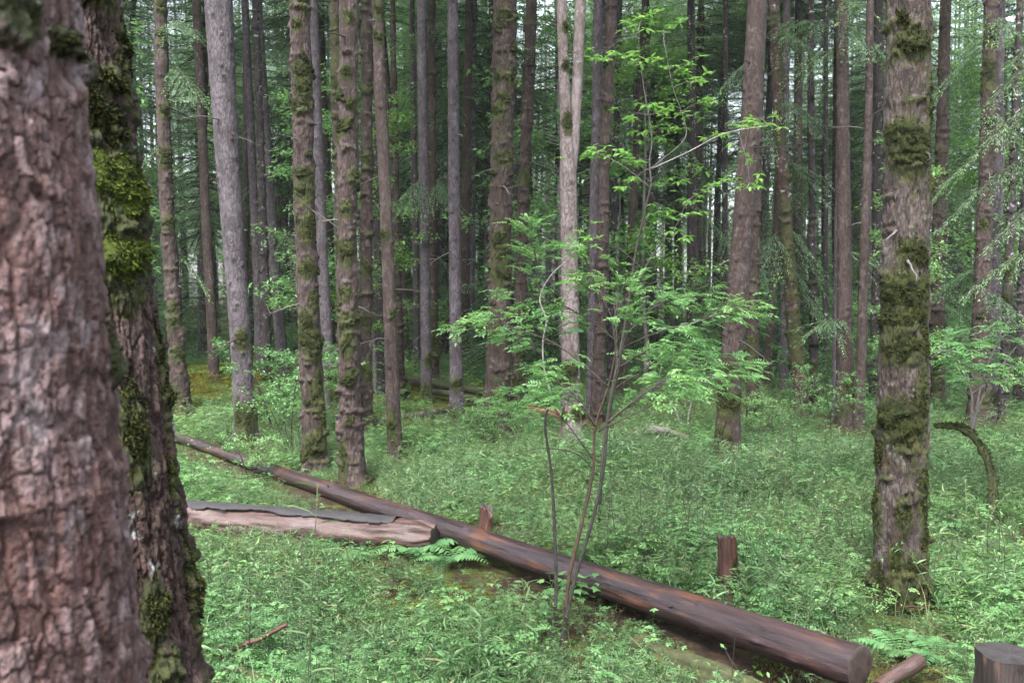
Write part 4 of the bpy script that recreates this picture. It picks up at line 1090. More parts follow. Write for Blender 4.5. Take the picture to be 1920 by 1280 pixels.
for (x, y) in [(1208, 28), (1196, 60), (1242, 45), (1288, 118), (1120, 104), (1155, 108), (1210, 122), (1270, 136), (1305, 152), (1180, 214), (1222, 198), (1292, 214), (1330, 192), (1385, 236), (1412, 230), (1448, 240), (1150, 288), (1192, 300),
               (1280, 245), (1392, 342), (1412, 362), (1262, 350), (1104, 296), (1132, 286), (1232, 392), (1104, 432), (1252, 415), (1292, 440), (1300, 372), (1342, 354), (1240, 210), (1350, 262), (1170, 340), (1215, 250)]:
    p1 = at(x, y, dU + rg.normal(0, .25)); p0 = nearest_on([P2, P3, P4, P5, P6], p1)
    leaf_spray(up, oU, p0, p1, rg, 'simple', 6, M['twig_grey'], M['bright_leaf'], .09, .0024, leaf=.066)

# V shaped shrub in the clearing
bV, dV = hit(1288, 822)
vs = thing('shrub', 'V shaped leafy shrub in the clearing behind the sapling', 'shrub', bV)
oV = np.array(bV)
Q1 = pth3([(1284, 824), (1268, 775), (1250, 740), (1233, 712)], dV); Q2 = pth3([(1290, 824), (1291, 780), (1302, 740), (1322, 705)], dV)
for P in (Q1, Q2):
    m = MB(); m.tube(P - oV, np.linspace(.022, .010, len(P)), 8, .5, 0, True, .2, 5); m.build('stem', M['twig_grey'], vs)
for k in range(16):
    p1 = at(rg.uniform(1200, 1370), rg.uniform(655, 715), dV + rg.normal(0, .4)); p0 = nearest_on([Q1[10:], Q2[10:]], p1)
    leaf_spray(vs, oV, p0, p1, rg, 'pinnate', 14, M['twig_grey'], M['sap_leaf'], .16, .005, leaf=.06, pin=.2)

# mossy snag with shoots
bN, dN = hit(1852, 985)
sn = thing('leaning_snag', 'crooked moss covered snag bending over to one side, with thin live shoots', 'snag', bN)
oN = np.array(bN)
PS = pth3([(1853, 990), (1862, 930), (1856, 880), (1838, 838), (1812, 808), (1785, 800), (1755, 800)], dN, 40)
m = MB(); m.tube(PS - oN, np.interp(np.linspace(0, 1, 40), [0, .1, .3, .7, 1], [.085, .048, .032, .027, .013]) * (1 + .25 * vnoise(np.arange(40) * .6, np.zeros(40), np.zeros(40), 3)), 14, .5, 0, True, .55, 11)
m.build('trunk', M['snag_moss'], sn)
shoots = [pth3([(1822, 806), (1832, 770), (1858, 715), (1905, 650)], dN), pth3([(1826, 808), (1836, 740), (1850, 690), (1880, 620)], dN + .1), pth3([(1820, 806), (1822, 740), (1800, 690), (1770, 660)], dN + .2)]
for P in shoots:
    m = MB(); m.tube(P - oN, np.linspace(.012, .004, len(P)), 6, .5, 0, True, .2, 6); m.build('shoot', M['twig_grey'], sn)
for (x, y) in [(1765, 655), (1790, 660), (1820, 640), (1850, 665), (1880, 645), (1905, 640), (1780, 690), (1830, 695), (1870, 690), (1905, 690), (1760, 640), (1840, 620), (1895, 612), (1810, 710), (1850, 720), (1915, 715), (1745, 675)]:
    p1 = at(x, y, dN + rg.normal(0, .4)); p0 = nearest_on([P[8:] for P in shoots], p1)
    leaf_spray(sn, oN, p0, p1, rg, 'pinnate', 14, M['twig_grey'], M['sap_leaf'], .11, .004, leaf=.045, pin=.14)

MARK = [(250, 'dark furrowed trunk'), (330, 'brown banded trunk'), (456, 'lilac knobbly trunk'), (585, 'moss cushioned trunk'), (657, 'brown trunk by the log'), (734, 'slim reddish trunk'), (800, 'close pair of trunks'),
        (855, 'bare lilac trunk'), (936, 'moss felted trunk'), (1069, 'pale forked trunk'), (1150, 'sapling crown'), (1297, 'lone dark trunk'), (1372, 'leaning grey trunk'), (1490, 'tilting green trunk'), (1581, 'ringed trunk'),
        (1685, 'stout moss wrapped trunk'), (1836, 'tall brown trunk'), (1905, 'picture edge')]
ORD = ['nearest'] + [w + ' nearest' for w in 'second third fourth fifth sixth seventh eighth ninth tenth eleventh twelfth thirteenth fourteenth fifteenth sixteenth seventeenth eighteenth nineteenth twentieth'.split()]
def gap(x, y):
    px = 960 + FPX * x / y
    if px <= MARK[0][0]: return 'behind the dark furrowed trunk'
    for (a, na_), (b, nb_) in zip(MARK, MARK[1:]):
        if px <= b: return 'between %s and %s' % (na_, nb_)
    return 'at the picture edge past the tall brown trunk'
def label_by_gap(items, what, group):
    """items: (object, x, y); each is told by the gap it shows in, and by its distance among those in the same gap"""
    bins = {}
    for o, x, y in items: bins.setdefault(gap(x, y), []).append((y, o))
    for g_, l in bins.items():
        l.sort(key=lambda q: q[0])
        for k, (y, o) in enumerate(l):
            o['label'] = '%s %s' % (what, g_) if len(l) == 1 else '%s %s %s' % (ORD[min(k, 19)], what, g_)
            o['group'] = group

# ------------------------------------------------------------------ shrubs (shared meshes, each shrub a thing)
def shrub_meshes(seed, h, leafkind):
    rg = np.random.default_rng(seed); st = MB(); lf = MB()
    C = []; D = []
    for s in range(5):
        a = rg.random() * 6.28; ln = h * (.7 + .4 * rg.random())
        e = np.array([math.cos(a) * .45 * ln, math.sin(a) * .45 * ln, ln])
        t = np.linspace(0, 1, 8)[:, None]; P = e * t * np.array([1, 1, 1]) + np.array([0, 0, .12 * ln]) * np.sin(np.pi * t) + np.cumsum(rg.normal(0, .012, (8, 3)), 0)
        st.tube(P, np.linspace(.012, .004, 8), 5, .5, 0, False)
        for b in range(13):
            u = .3 + .7 * rg.random(); p = np.array([np.interp(u, t[:, 0], P[:, k]) for k in range(3)])
            a2 = rg.random() * 6.28; bl = h * (.16 + .22 * rg.random()); q = p + np.array([math.cos(a2), math.sin(a2), .12]) * bl
            st.tube(np.array([p, (p + q) / 2 + [0, 0, .03], q]), [.004, .003, .002], 3, .5, 0, False)
            n = 9; w = np.sqrt(rg.random(n))[:, None]
            C.append(p + (q - p) * (.2 + .8 * w) + rg.normal(0, .05, (n, 3)) * [1, 1, .4]); D.append((q - p) / bl * .5 + dirs(n, rg, -.05))
    C = np.concatenate(C); D = np.concatenate(D)
    if leafkind == 0:
        pinnate(lf, C, D, rg, .17, .055, 3, 0, .45)
    else:
        for k in range(3):
            lf.leaves(C + rg.normal(0, .03, C.shape), D + rg.normal(0, .5, C.shape), np.array([0, 0, 1.]) + rg.normal(0, .35, C.shape), .085 * (.7 + .5 * rg.random(len(C))), .042, rg.random(len(C)), 0, .18, .12)
    return st.mesh('stem', M['twig']), lf
SH = []
for k in range(4):
    s_, l_ = shrub_meshes(500 + k, 1.5 + .35 * k, k % 2)
    SH.append((s_, l_.mesh('foliage', M['sap_leaf'] if k % 2 == 0 else M['herb'])))
def shrub(label, x, y, sc, k, group=None):
    r = thing('shrub', label, 'shrub', (x, y, gz(x, y) - .03), group, rotz=(x * 7.3 + y * 3.1) % 6.28)
    r.scale = (sc, sc, sc)
    link('stem', SH[k % 4][0], r); link('foliage', SH[k % 4][1], r)
    return r
for (lab, px, py, sc, k) in [
    ('leafy shrub filling the gap beside the tall lilac grey trunk', 520, 825, .85, 1), ('loose leafy shrub before the moss cushioned reddish trunk', 545, 862, .55, 3),
    ('small leafy shrub at the foot of the thick moss felted trunk', 900, 835, .35, 1), ('low leafy shrub in front of the short orange log', 965, 850, .5, 0),
    ('leafy shrub by the mossy foot of the lilac trunk', 630, 790, .6, 2), ('leafy shrub beside the leaning grey brown trunk', 1420, 830, .45, 1),
    ('low bush at the foot of the ringed brown grey trunk', 1560, 830, .45, 3), ('small bush behind the peeled log', 470, 905, .35, 1)]:
    p, d = hit(px, py); shrub(lab, p[0], p[1], sc, k)
rg = np.random.default_rng(77)
cnt = 0; SHL = []
PLACED = [(x, y, 1.0) for (x, y, r) in TREES]
for _ in range(900):
    d = 13 + 25 * rg.random() ** .9; a = rg.uniform(-.60, .60); x = a * d; y = d
    if any((x - q[0]) ** 2 + (y - q[1]) ** 2 < .8 for q in PLACED): continue
    if 10 < d < 17 and x > -1.5 and rg.random() < .8: continue
    if 290 < 960 + FPX * x / d < 470 and d < 27: continue
    if 680 < 960 + FPX * x / d < 940 and d < 24: continue
    PLACED.append((x, y, .5)); cnt += 1
    o_ = shrub('leafy green understorey shrub between the distant trunks', x, y, .6 + .7 * rg.random(), int(rg.random() * 4), 'understorey shrubs between the distant trunks')
    SHL.append((o_, x, y))
    if cnt >= 80: break
label_by_gap(SHL, 'leafy understorey shrub', 'understorey shrubs between the distant trunks')

# slender broadleaved trees between the trunks
UT = []
for k in range(3):
    rgu = np.random.default_rng(560 + k); st = MB(); lf = MB(); h = 6.5
    t = np.linspace(0, 1, 14)[:, None]
    P = np.array([.3 * math.sin(k), .2, h]) * t + np.cumsum(rgu.normal(0, .05, (14, 3)) * [1, 1, 0], 0)
    st.tube(P, np.linspace(.045, .010, 14), 7, .5, 0, False)
    C = []; D = []
    for b in range(46):
        u = .22 + .78 * rgu.random(); p = np.array([np.interp(u, t[:, 0], P[:, q]) for q in range(3)])
        a2 = rgu.random() * 6.28; bl = .5 + 1.1 * rgu.random() * (1.2 - u); q = p + np.array([math.cos(a2), math.sin(a2), .22]) * bl
        st.tube(np.array([p, (p + q) / 2 + [0, 0, .06], q]), [.010, .007, .003], 4, .5, 0, False)
        n = 22; w = np.sqrt(rgu.random(n))[:, None]
        C.append(p + (q - p) * (.25 + .8 * w) + rgu.normal(0, .13, (n, 3)) * [1, 1, .35]); D.append((q - p) / bl * .5 + dirs(n, rgu, -.05))
    C = np.concatenate(C); D = np.concatenate(D)
    for q in range(3):
        lf.leaves(C + rgu.normal(0, .05, C.shape), D + rgu.normal(0, .5, C.shape), np.array([0, 0, 1.]) + rgu.normal(0, .35, C.shape), .10 * (.7 + .5 * rgu.random(len(C))), .05, rgu.random(len(C)), 0, .18, .12)
    UT.append((st.mesh('trunk', M['twig_grey']), lf.mesh('crown', M['sap_leaf'] if k else M['bright_leaf'])))
rg = np.random.default_rng(91); UL = []
for _ in range(600):
    d = 15 + 24 * rg.random(); x = rg.uniform(-.60, .60) * d
    if any((x - q[0]) ** 2 + (d - q[1]) ** 2 < 1.0 for q in PLACED): continue
    if 290 < 960 + FPX * x / d < 470 and d < 22: continue
    PLACED.append((x, d, .5)); k = int(rg.random() * 3); sc = .6 + .7 * rg.random()
    r = thing('broadleaf_tree', 'slender bright leaved tree', 'tree', (x, d, gz(x, d)), None, rotz=rg.random() * 6.28); r.scale = (sc, sc, sc)
    link('trunk', UT[k][0], r); link('crown', UT[k][1], r); UL.append((r, x, d))
    if len(UL) >= 28: break
label_by_gap(UL, 'slender bright leaved tree', 'slender bright leaved trees between the trunks')

# ------------------------------------------------------------------ distant trees
BGT = []
for k, (bk, kd, mo, nb) in enumerate([('bark_grey', 'scaly', .1, 40), ('bark_red', 'rough', .3, 10), ('bark_black', 'scaly', .2, 10), ('bark_brown', 'rough', .5, 0), ('bark_red', 'scaly', .12, 20), ('bark_grey', 'rough', .25, 10)]):
    r0 = .145
    me, pth = trunk_mesh('trunk', [(0, 0, 0, r0), (.03 * math.sin(k * 2), 0, 5, r0 * .85), (.10 * math.sin(k), 0, 10, r0 * .5)], 17, 28, 150, 10, kd, M[bk], 700 + k, mo, nb)
    BGT.append(me)
BGL = ['distant lilac grey conifer', 'distant reddish mossy conifer', 'distant near black conifer', 'distant mossy brown conifer', 'distant reddish bare conifer', 'distant rough grey conifer']
BGI = {}
rg = np.random.default_rng(5)
bg_xy = [(x, y) for (x, y, r) in TREES]
n = 0
for _ in range(5000):
    d = 17 + 31 * rg.random() ** .8; x = rg.uniform(-1, 1) * (.6 * d + 1.5); y = d
    if any((x - q[0]) ** 2 + (y - q[1]) ** 2 < 1.5 for q in bg_xy): continue
    bg_xy.append((x, y)); k = int(rg.choice(6, p=[.34, .1, .08, .12, .2, .16])); s = .45 + .6 * rg.random()
    r = thing('conifer_tree', BGL[k], 'tree', (x, y, gz(x, y) - .05), BGL[k].replace('conifer', 'conifers'), rotz=rg.random() * 6.28)
    r.rotation_euler = (rg.normal(0, .025), rg.normal(0, .025), rg.random() * 6.28)
    link('trunk', BGT[k], r, None, None, (s, s, 1 + .1 * rg.normal()))
    cz = rg.uniform(4.0, 9.5) if rg.random() < .62 else rg.uniform(9.0, 11.0)
    link('crown', CROWN_BG[int(rg.random() * 4)], r, (0, 0, cz), (0, 0, rg.random() * 6.28), (1, 1, (rg.uniform(13, 18) - cz) / 11))
    n += 1; BGI.setdefault(k, []).append((r, x, y))
    if n >= 150: break
for k, it in BGI.items(): label_by_gap(it, BGL[k], BGL[k].replace('conifer', 'conifers'))
# young conifers
rg = np.random.default_rng(15)
yt = MB(); yt.tube(np.array([[0, 0, -.1], [0, 0, 2.], [.02, 0, 4.4]]), [.035, .025, .006], 8, .5); YT = yt.mesh('trunk', M['twig'])
n = 0; YL = []
for _ in range(800):
    d = 18 + 24 * rg.random(); x = rg.uniform(-.6, .6) * d; y = d
    if any((x - q[0]) ** 2 + (y - q[1]) ** 2 < 1.2 for q in bg_xy): continue
    if (290 < 960 + FPX * x / d < 470 or 680 < 960 + FPX * x / d < 940) and d < 24: continue
    bg_xy.append((x, y)); k = int(rg.random() * 2); s = .7 + .7 * rg.random()
    r = thing('young_conifer', 'young feathery conifer growing between the distant trunks', 'tree', (x, y, gz(x, y)), 'young conifers between the distant trunks', rotz=rg.random() * 6.28)
    r.scale = (s, s, s)
    link('trunk', YT, r); link('crown', CROWN_YOUNG[k], r, (0, 0, .5))
    n += 1; YL.append((r, x, y))
    if n >= 60: break
label_by_gap(YL, 'young feathery conifer', 'young conifers between the distant trunks')

# ------------------------------------------------------------------ instanced stuff: far wood and undergrowth
def proto(name, me):
    return bpy.data.objects.new(name, me)

def scatter(name, label, P, rot, scl, idx, protos):
    """ONE object: points that carry one of the prototype meshes each"""
    coll = bpy.data.collections.new(name + '_prototypes')
    for k, me in enumerate(protos): coll.objects.link(proto('%s_proto_%02d' % (name, k), me))
    me = bpy.data.meshes.new(name); me.vertices.add(len(P)); me.vertices.foreach_set('co', np.asarray(P, np.float32).ravel())
    a = me.attributes.new('rot', 'FLOAT_VECTOR', 'POINT'); a.data.foreach_set('vector', np.asarray(rot, np.float32).ravel())
    a = me.attributes.new('scl', 'FLOAT', 'POINT'); a.data.foreach_set('value', np.asarray(scl, np.float32))
    a = me.attributes.new('idx', 'INT', 'POINT'); a.data.foreach_set('value', np.asarray(idx, np.int32))
    o = link(name, me); tag(o, label, None, None, 'stuff')
    g = bpy.data.node_groups.new(name + '_nodes', 'GeometryNodeTree')
    g.interface.new_socket('Geometry', in_out='INPUT', socket_type='NodeSocketGeometry')
    g.interface.new_socket('Geometry', in_out='OUTPUT', socket_type='NodeSocketGeometry')
    gi = g.nodes.new('NodeGroupInput'); go = g.nodes.new('NodeGroupOutput')
    ci = g.nodes.new('GeometryNodeCollectionInfo'); ci.inputs['Collection'].default_value = coll
    ci.inputs['Separate Children'].default_value = True; ci.inputs['Reset Children'].default_value = True
    iop = g.nodes.new('GeometryNodeInstanceOnPoints'); iop.inputs['Pick Instance'].default_value = True
    def na(n_, ty):
        x = g.nodes.new('GeometryNodeInputNamedAttribute'); x.data_type = ty; x.inputs['Name'].default_value = n_
        return x.outputs['Attribute']
    e2r = g.nodes.new('FunctionNodeEulerToRotation')
    L = g.links.new
    L(na('rot', 'FLOAT_VECTOR'), e2r.inputs[0]); L(e2r.outputs[0], iop.inputs['Rotation'])
    L(na('scl', 'FLOAT'), iop.inputs['Scale']); L(na('idx', 'INT'), iop.inputs['Instance Index'])
    L(gi.outputs[0], iop.inputs['Points']); L(ci.outputs[0], iop.inputs['Instance']); L(iop.outputs[0], go.inputs[0])
    md = o.modifiers.new('scatter', 'NODES'); md.node_group = g
    return o

# far wood
rg = np.random.default_rng(33)
FT = []
for k in range(3):
    me = CROWN_BG[k]; m = MB()
    nv = len(me.vertices); V = np.zeros(nv * 3, np.float32); me.vertices.foreach_get('co', V); V = V.reshape(-1, 3)
    FT.append(me)
pts = []; idx = []
for _ in range(20000):
    d = 48 + 75 * rg.random() ** .8; x = rg.uniform(-.68, .68) * d
    pts.append((x, d)); 
    if len(pts) >= 150: break
pts = np.array(pts); zg = ground_z(pts[:, 0], pts[:, 1])
npt = len(pts)
Pt = np.column_stack([pts, zg]); rt = np.column_stack([np.zeros(npt), np.zeros(npt), rg.random(npt) * 6.28])
# a trunk and a crown share each point's place: both kinds of prototype in one object
ex = rg.uniform(40, 120, 420); ex = np.column_stack([rg.uniform(-.66, .66, 420) * ex, ex]); ex = np.column_stack([ex, ground_z(ex[:, 0], ex[:, 1])])
allP = np.vstack([Pt, ex, Pt + np.column_stack([np.zeros(npt), np.zeros(npt), rg.uniform(3.0, 9.5, npt)])])
allR = np.vstack([rt, np.column_stack([rg.normal(0, .02, 420), rg.normal(0, .02, 420), rg.random(420) * 6.28]), rt + [0, 0, 1.]])
allS = np.concatenate([rg.uniform(.75, 1.15, npt), rg.uniform(.7, 1.1, 420), rg.uniform(.85, 1.15, npt)])
allI = np.concatenate([rg.choice(5, npt + 420, p=[.45, .1, .05, .1, .3]), 5 + rg.integers(0, 4, npt)])
scatter('far_wood', 'far wood of conifers closing the view between the trunks', allP, allR, allS, allI, BGT[:5] + CROWN_BG)

# undergrowth prototypes
def clump_bamboo(seed, h=.42, n=16, blade=.11):
    rg = np.random.default_rng(seed); m = MB()
    for s in range(n):
        b = np.array([rg.normal(0, .12), rg.normal(0, .12), -.02]); ln = h * (.5 + .7 * rg.random()); d = np.array([rg.normal(0, .22), rg.normal(0, .22), 1.])
        t = np.linspace(0, 1, 4)[:, None]; P = b + d * ln * t + np.array([rg.normal(0, .12), rg.normal(0, .12), 0]) * ln * t ** 2
        m.tube(P, np.linspace(.0022, .001, 4), 3, .2, 0, False)
        k = 5 + int(rg.random() * 4); u = .3 + .7 * np.sort(rg.random(k)); C = np.stack([np.interp(u, t[:, 0], P[:, q]) for q in range(3)], -1)
        m.leaves(C, dirs(k, rg, .45) + rg.normal(0, .35, (k, 3)), np.array([0, 0, 1.]) + rg.normal(0, .6, (k, 3)), blade * (.5 + .8 * rg.random(k)), blade * .11, rg.random(k), 0, .35, .2, (rg.random(k) < .06) * 1.0)
    return m.mesh('bamboo_clump', [M['grass']])
def clump_wisp(seed, h=.38, n=7):
    rg = np.random.default_rng(seed); m = MB()
    for s in range(n):
        b = np.array([rg.normal(0, .13), rg.normal(0, .13), -.02]); ln = h * (.6 + .6 * rg.random())
        t = np.linspace(0, 1, 6)[:, None]; P = b + np.array([rg.normal(0, .18), rg.normal(0, .18), 1.]) * ln * t + np.array([rg.normal(0, .3), rg.normal(0, .3), -.1]) * ln * t ** 2
        m.tube(P, np.linspace(.0018, .0008, 6), 3, .3, 0, False)
        k = 30; u = .2 + .8 * rg.random(k); C = np.stack([np.interp(u, t[:, 0], P[:, q]) for q in range(3)], -1)
        m.leaves(C, dirs(k, rg, .5) + rg.normal(0, .3, (k, 3)), rg.normal(0, 1, (k, 3)) + [0, 0, .8], .045 * (.5 + .8 * rg.random(k)), .0042, rg.random(k), 0, .3, .1)
    return m.mesh('wisp_clump', [M['grass']])
def clump_grass(seed, h=.34, n=60):
    rg = np.random.default_rng(seed); m = MB()
    C = np.column_stack([rg.normal(0, .12, n), rg.normal(0, .12, n), np.full(n, -.02)])
    D = np.column_stack([rg.normal(0, .38, n), rg.normal(0, .38, n), np.ones(n)])
    m.leaves(C, D, dirs(n, rg), h * (.4 + .8 * rg.random(n)), .0042, rg.random(n), 0, .35, .15, (rg.random(n) < .16) * .9, True)
    return m.mesh('grass_clump', [M['grass']])
def clump_herb(seed, h=.20, n=22, leaf=.026, pairs=3):
    rg = np.random.default_rng(seed); m = MB()
    b = np.column_stack([rg.normal(0, .14, n), rg.normal(0, .14, n), np.full(n, 0.)])
    t_ = b + np.column_stack([rg.normal(0, .05, n), rg.normal(0, .05, n), h * (.3 + .9 * rg.random(n))])
    for k in range(n): m.tube(np.array([b[k], t_[k]]), [.0016, .001], 3, .2, 0, False)
    for _ in range(3): pinnate(m, t_ - [0, 0, .02 * _], dirs(n, rg, .15), rg, .075, leaf, pairs, 0, .55)
    return m.mesh('herb_clump', [M['herb']])
def clump_broad(seed, h=.22, n=12, leaf=.05):
    rg = np.random.default_rng(seed); m = MB()
    for s in range(n):
        b = np.array([rg.normal(0, .13), rg.normal(0, .13), 0.]); e = b + [rg.normal(0, .04), rg.normal(0, .04), h * (.4 + .8 * rg.random())]
        m.tube(np.array([b, e]), [.002, .0012], 3, .2, 0, False)
        k = 5; a = np.arange(k) * 1.26 + rg.random() * 6; C = np.repeat(e[None], k, 0)
        m.leaves(C, np.stack([np.cos(a), np.sin(a), np.full(k, .12)], -1), np.array([0, 0, 1.]) + rg.normal(0, .2, (k, 3)), leaf * (.7 + .5 * rg.random(k)), leaf * .6, rg.random(k), 0, .22, .12, None, True)
    return m.mesh('broad_clump', [M['herb']])
def fern_frond(m, base, az, ln, rg, mat=0, pairs=15):
    hd = np.array([math.cos(az), math.sin(az), 0]); sd_ = np.array([-hd[1], hd[0], 0])
    t = np.linspace(0, 1, pairs + 2)[:, None]
    P = base + hd * ln * t * .9 + np.array([0, 0, 1.]) * ln * (.75 * t - .62 * t ** 2)
    m.tube(P, np.linspace(.003, .001, len(P)), 3, .3, mat, False)
    q = np.arange(2, pairs + 2); w = ln * .24 * np.sin(np.pi * (q / (pairs + 2)) ** .7) + .01
    for sg in (-1, 1):
        m.leaves(P[q], sd_ * sg + hd * .35 + rg.normal(0, .06, (len(q), 3)) + [0, 0, -.15], np.array([0, 0, 1.]) - hd * .2, w, w * .26 + .004, rg.random(len(q)), mat, .12, .1, None, True)
def clump_fern(seed):
    rg = np.random.default_rng(seed); m = MB()
    for k in range(7): fern_frond(m, np.zeros(3), k * .9 + rg.random() * .4, .34 * (.7 + .5 * rg.random()), rg)
    return m.mesh('fern_clump', [M['fern']])

PB_ = [clump_bamboo(900 + k, h_, n_, bl_) for k, (h_, n_, bl_) in enumerate([(.16, 22, .050), (.20, 22, .055), (.26, 18, .058), (.40, 9, .065)])] + [clump_grass(910 + k, .20, 60) for k in range(2)] + [clump_wisp(915 + k) for k in range(3)]
def clump_twiggy(seed):
    rg = np.random.default_rng(seed); m = MB()
    for s in range(3):
        b = np.array([rg.normal(0, .12), rg.normal(0, .12), 0]); h = .35 + .35 * rg.random()
        P = b + np.array([rg.normal(0, .1), rg.normal(0, .1), 1.]) * h * np.linspace(0, 1, 5)[:, None] + np.cumsum(rg.normal(0, .01, (5, 3)), 0)
        m.tube(P, np.linspace(.003, .001, 5), 3, .5, 1, False)
        k = 16; u = .3 + .7 * rg.random(k); C = np.stack([np.interp(u, np.linspace(0, 1, 5), P[:, q]) for q in range(3)], -1)
        D = dirs(k, rg, .1); e = C + D * (.05 + .06 * rg.random((k, 1)))
        for q in range(k): m.tube(np.array([C[q], e[q]]), [.0012, .0008], 3, .5, 1, False)
        for q in range(2): m.leaves(e, D + rg.normal(0, .5, (k, 3)), np.array([0, 0, 1.]) + rg.normal(0, .3, (k, 3)), .026 * (.7 + .5 * rg.random(k)), .011, rg.random(k), 0, .2, .1)
    return m.mesh('twiggy_clump', [M['herb'], M['twig']])
PH_ = [clump_twiggy(950), clump_twiggy(951)] + [clump_herb(920 + k, .10 + .03 * k, 24, .017 + .003 * k, 3 + k % 2) for k in range(4)] + [clump_broad(930 + k, .2, 12, .032) for k in range(2)] + [clump_fern(940)]

LA = [(np.array(a[:2]), np.array(b[:2]), r) for a, b, r in LOGS]
def clear_of(P, pad_l=.02, pad_t=.05):
    ok = np.ones(len(P), bool)
    for a, b, r in LA:
        ab = b - a; t = np.clip(((P - a) @ ab) / (ab @ ab), 0, 1)
        ok &= np.linalg.norm(P - (a + t[:, None] * ab), axis=1) > r + pad_l
    for x, y, r in TREES: ok &= np.hypot(P[:, 0] - x, P[:, 1] - y) > r + pad_t
    return ok
def field(seed, bands, dens_fn):
    rg = np.random.default_rng(seed); out = []
    for d0, d1, n in bands:
        d = np.sqrt(rg.uniform(d0 ** 2, d1 ** 2, n)); x = rg.uniform(-1, 1, n) * (.60 * d + 1.6)
        P = np.column_stack([x, d]); k = rg.random(n) < dens_fn(P)
        out.append(P[k])
    P = np.vstack(out)
    return P[clear_of(P)], rg
def bare(P):
    """1 where the soil or moss lies open"""
    b = 1.15 * np.exp(-((P[:, 0] + 6.3) / 1.7) ** 2 - ((P[:, 1] - 18.0) / 4.0) ** 2)
    b = np.maximum(b, .75 * np.exp(-((P[:, 0] - 0) / 4) ** 2 - ((P[:, 1] - 20) / 4) ** 2))
    b = np.maximum(b, 1.15 * np.exp(-((P[:, 0] + 1.5) / 2.2) ** 2 - ((P[:, 1] - 18.0) / 4) ** 2))
    q = hit(1400, 1245)[0]; b = np.maximum(b, 1.0 * np.exp(-((P[:, 0] - q[0]) / .45) ** 2 - ((P[:, 1] - q[1]) / .28) ** 2))
    q = hit(850, 1130)[0]; b = np.maximum(b, .8 * np.exp(-((P[:, 0] - q[0]) / .3) ** 2 - ((P[:, 1] - q[1]) / .25) ** 2))
    return np.clip(b, 0, 1)
def grassy(P):
    n1 = fbm(P[:, 0] * .5, P[:, 1] * .5, P[:, 0] * 0, 3, 71)
    return np.clip((.60 + 1.5 * n1), .10, 1) * (1 - bare(P))
def herby(P):
    n1 = fbm(P[:, 0] * .6, P[:, 1] * .6, P[:, 0] * 0 + 9, 3, 72)
    return np.clip((.55 + 1.5 * n1), .10, 1) * (1 - .8 * bare(P))
def lay(name, label, seed, bands, fn, protos, lo, hi, wts):
    wts = np.array(wts, float) / sum(wts)
    P, rg = field(seed, bands, fn); n = len(P)
    zz = ground_z(P[:, 0], P[:, 1]); d = P[:, 1]
    s = rg.uniform(lo, hi, n) * np.interp(d, [4, 7, 11, 40], [.9, 1.0, 1.2, 1.7])
    s = s * (.64 + .72 * np.clip(.5 + 1.1 * fbm(P[:, 0] * .9, P[:, 1] * .9, P[:, 0] * 0 + 4, 3, 73), 0, 1)) * np.interp(d, [5, 8, 14, 18], [1, .92, .85, .85]); s0 = s.copy()
    for li, (a, b, r) in enumerate(LA):            # the growth stays low in front of the logs
        lo_ = .44 if li == 1 else .34 if li == 0 else .26
        ab = b - a; t = np.clip(((P - a) @ ab) / (ab @ ab), 0, 1); q = P - (a + t[:, None] * ab)
        dist = np.linalg.norm(q, axis=1)
        s = s * np.where(q[:, 1] < 0, np.clip(dist / (10 * r if li == 0 else 9 * r), lo_, 1), np.clip(dist / (4 * r), .5, 1))
    a, b, r = LA[1]; off2 = np.hypot(P[:, 0] - (a[0] + b[0]) / 2, P[:, 1] - (a[1] + b[1]) / 2)
    s = np.where((rg.random(n) < .06) & (off2 > 1.8) & (P[:, 1] < 7.5), np.maximum(s, s0 * .8), s)
    for (x, y, r) in [t_ for t_ in TREES if t_[1] < 21] + [(base_s[0], base_s[1], .05), (bN[0], bN[1], .3)]:
        near = (np.abs(P[:, 0] - x * P[:, 1] / y) < r + .22) & (P[:, 1] < y + .1) & (P[:, 1] > y - 2.0)
        s = np.where(near, s * (.35 + .4 * (y - P[:, 1]) / 2.0), s)
    scatter(name, label, np.column_stack([P, zz]), np.column_stack([rg.normal(0, .12, n), rg.normal(0, .12, n), rg.random(n) * 6.28]), s, rg.choice(len(protos), n, p=wts), protos)
    return n
n1 = lay('bamboo_grass', 'fine bamboo grass covering the clearing', 51, [(3.4, 7, 3200), (7, 13, 7600), (13, 24, 8500), (24, 48, 7500)], grassy, PB_, .6, 1.35, [2.4, 2.4, 2, .8, 1.3, 1.3, 1.1, 1.1, 1.1])
n2 = lay('ground_herbs', 'low leafy herbs and ferns mixed through the grass', 52, [(3.4, 7, 3400), (7, 13, 5800), (13, 24, 6500), (24, 48, 4500)], herby, PH_, .6, 1.35, [.35, .35, 2, 2, 2, 2, .8, .8, .6])

# ------------------------------------------------------------------ near plants one can point at
def maple_leaf(m, c, d, up, s, rnd):
    d = d / np.linalg.norm(d); sd_ = np.cross(d, up); sd_ /= np.linalg.norm(sd_); n_ = np.cross(sd_, d)
    out = [(0, 0), (.30, -.08), (.52, .12), (.36, .22), (.62, .48), (.34, .48), (.20, .62), (0, 1.0), (-.20, .62), (-.34, .48), (-.62, .48), (-.36, .22), (-.52, .12), (-.30, -.08)]
    V = [c + sd_ * x * s + d * y * s + n_ * s * (-.18 * (x * x + (y - .3) ** 2)) for x, y in out] + [c + d * .3 * s + n_ * .02 * s]
    k = len(out)
    m.add(np.array(V), [(k, i, (i + 1) % k) for i in range(k)], None, rnd)

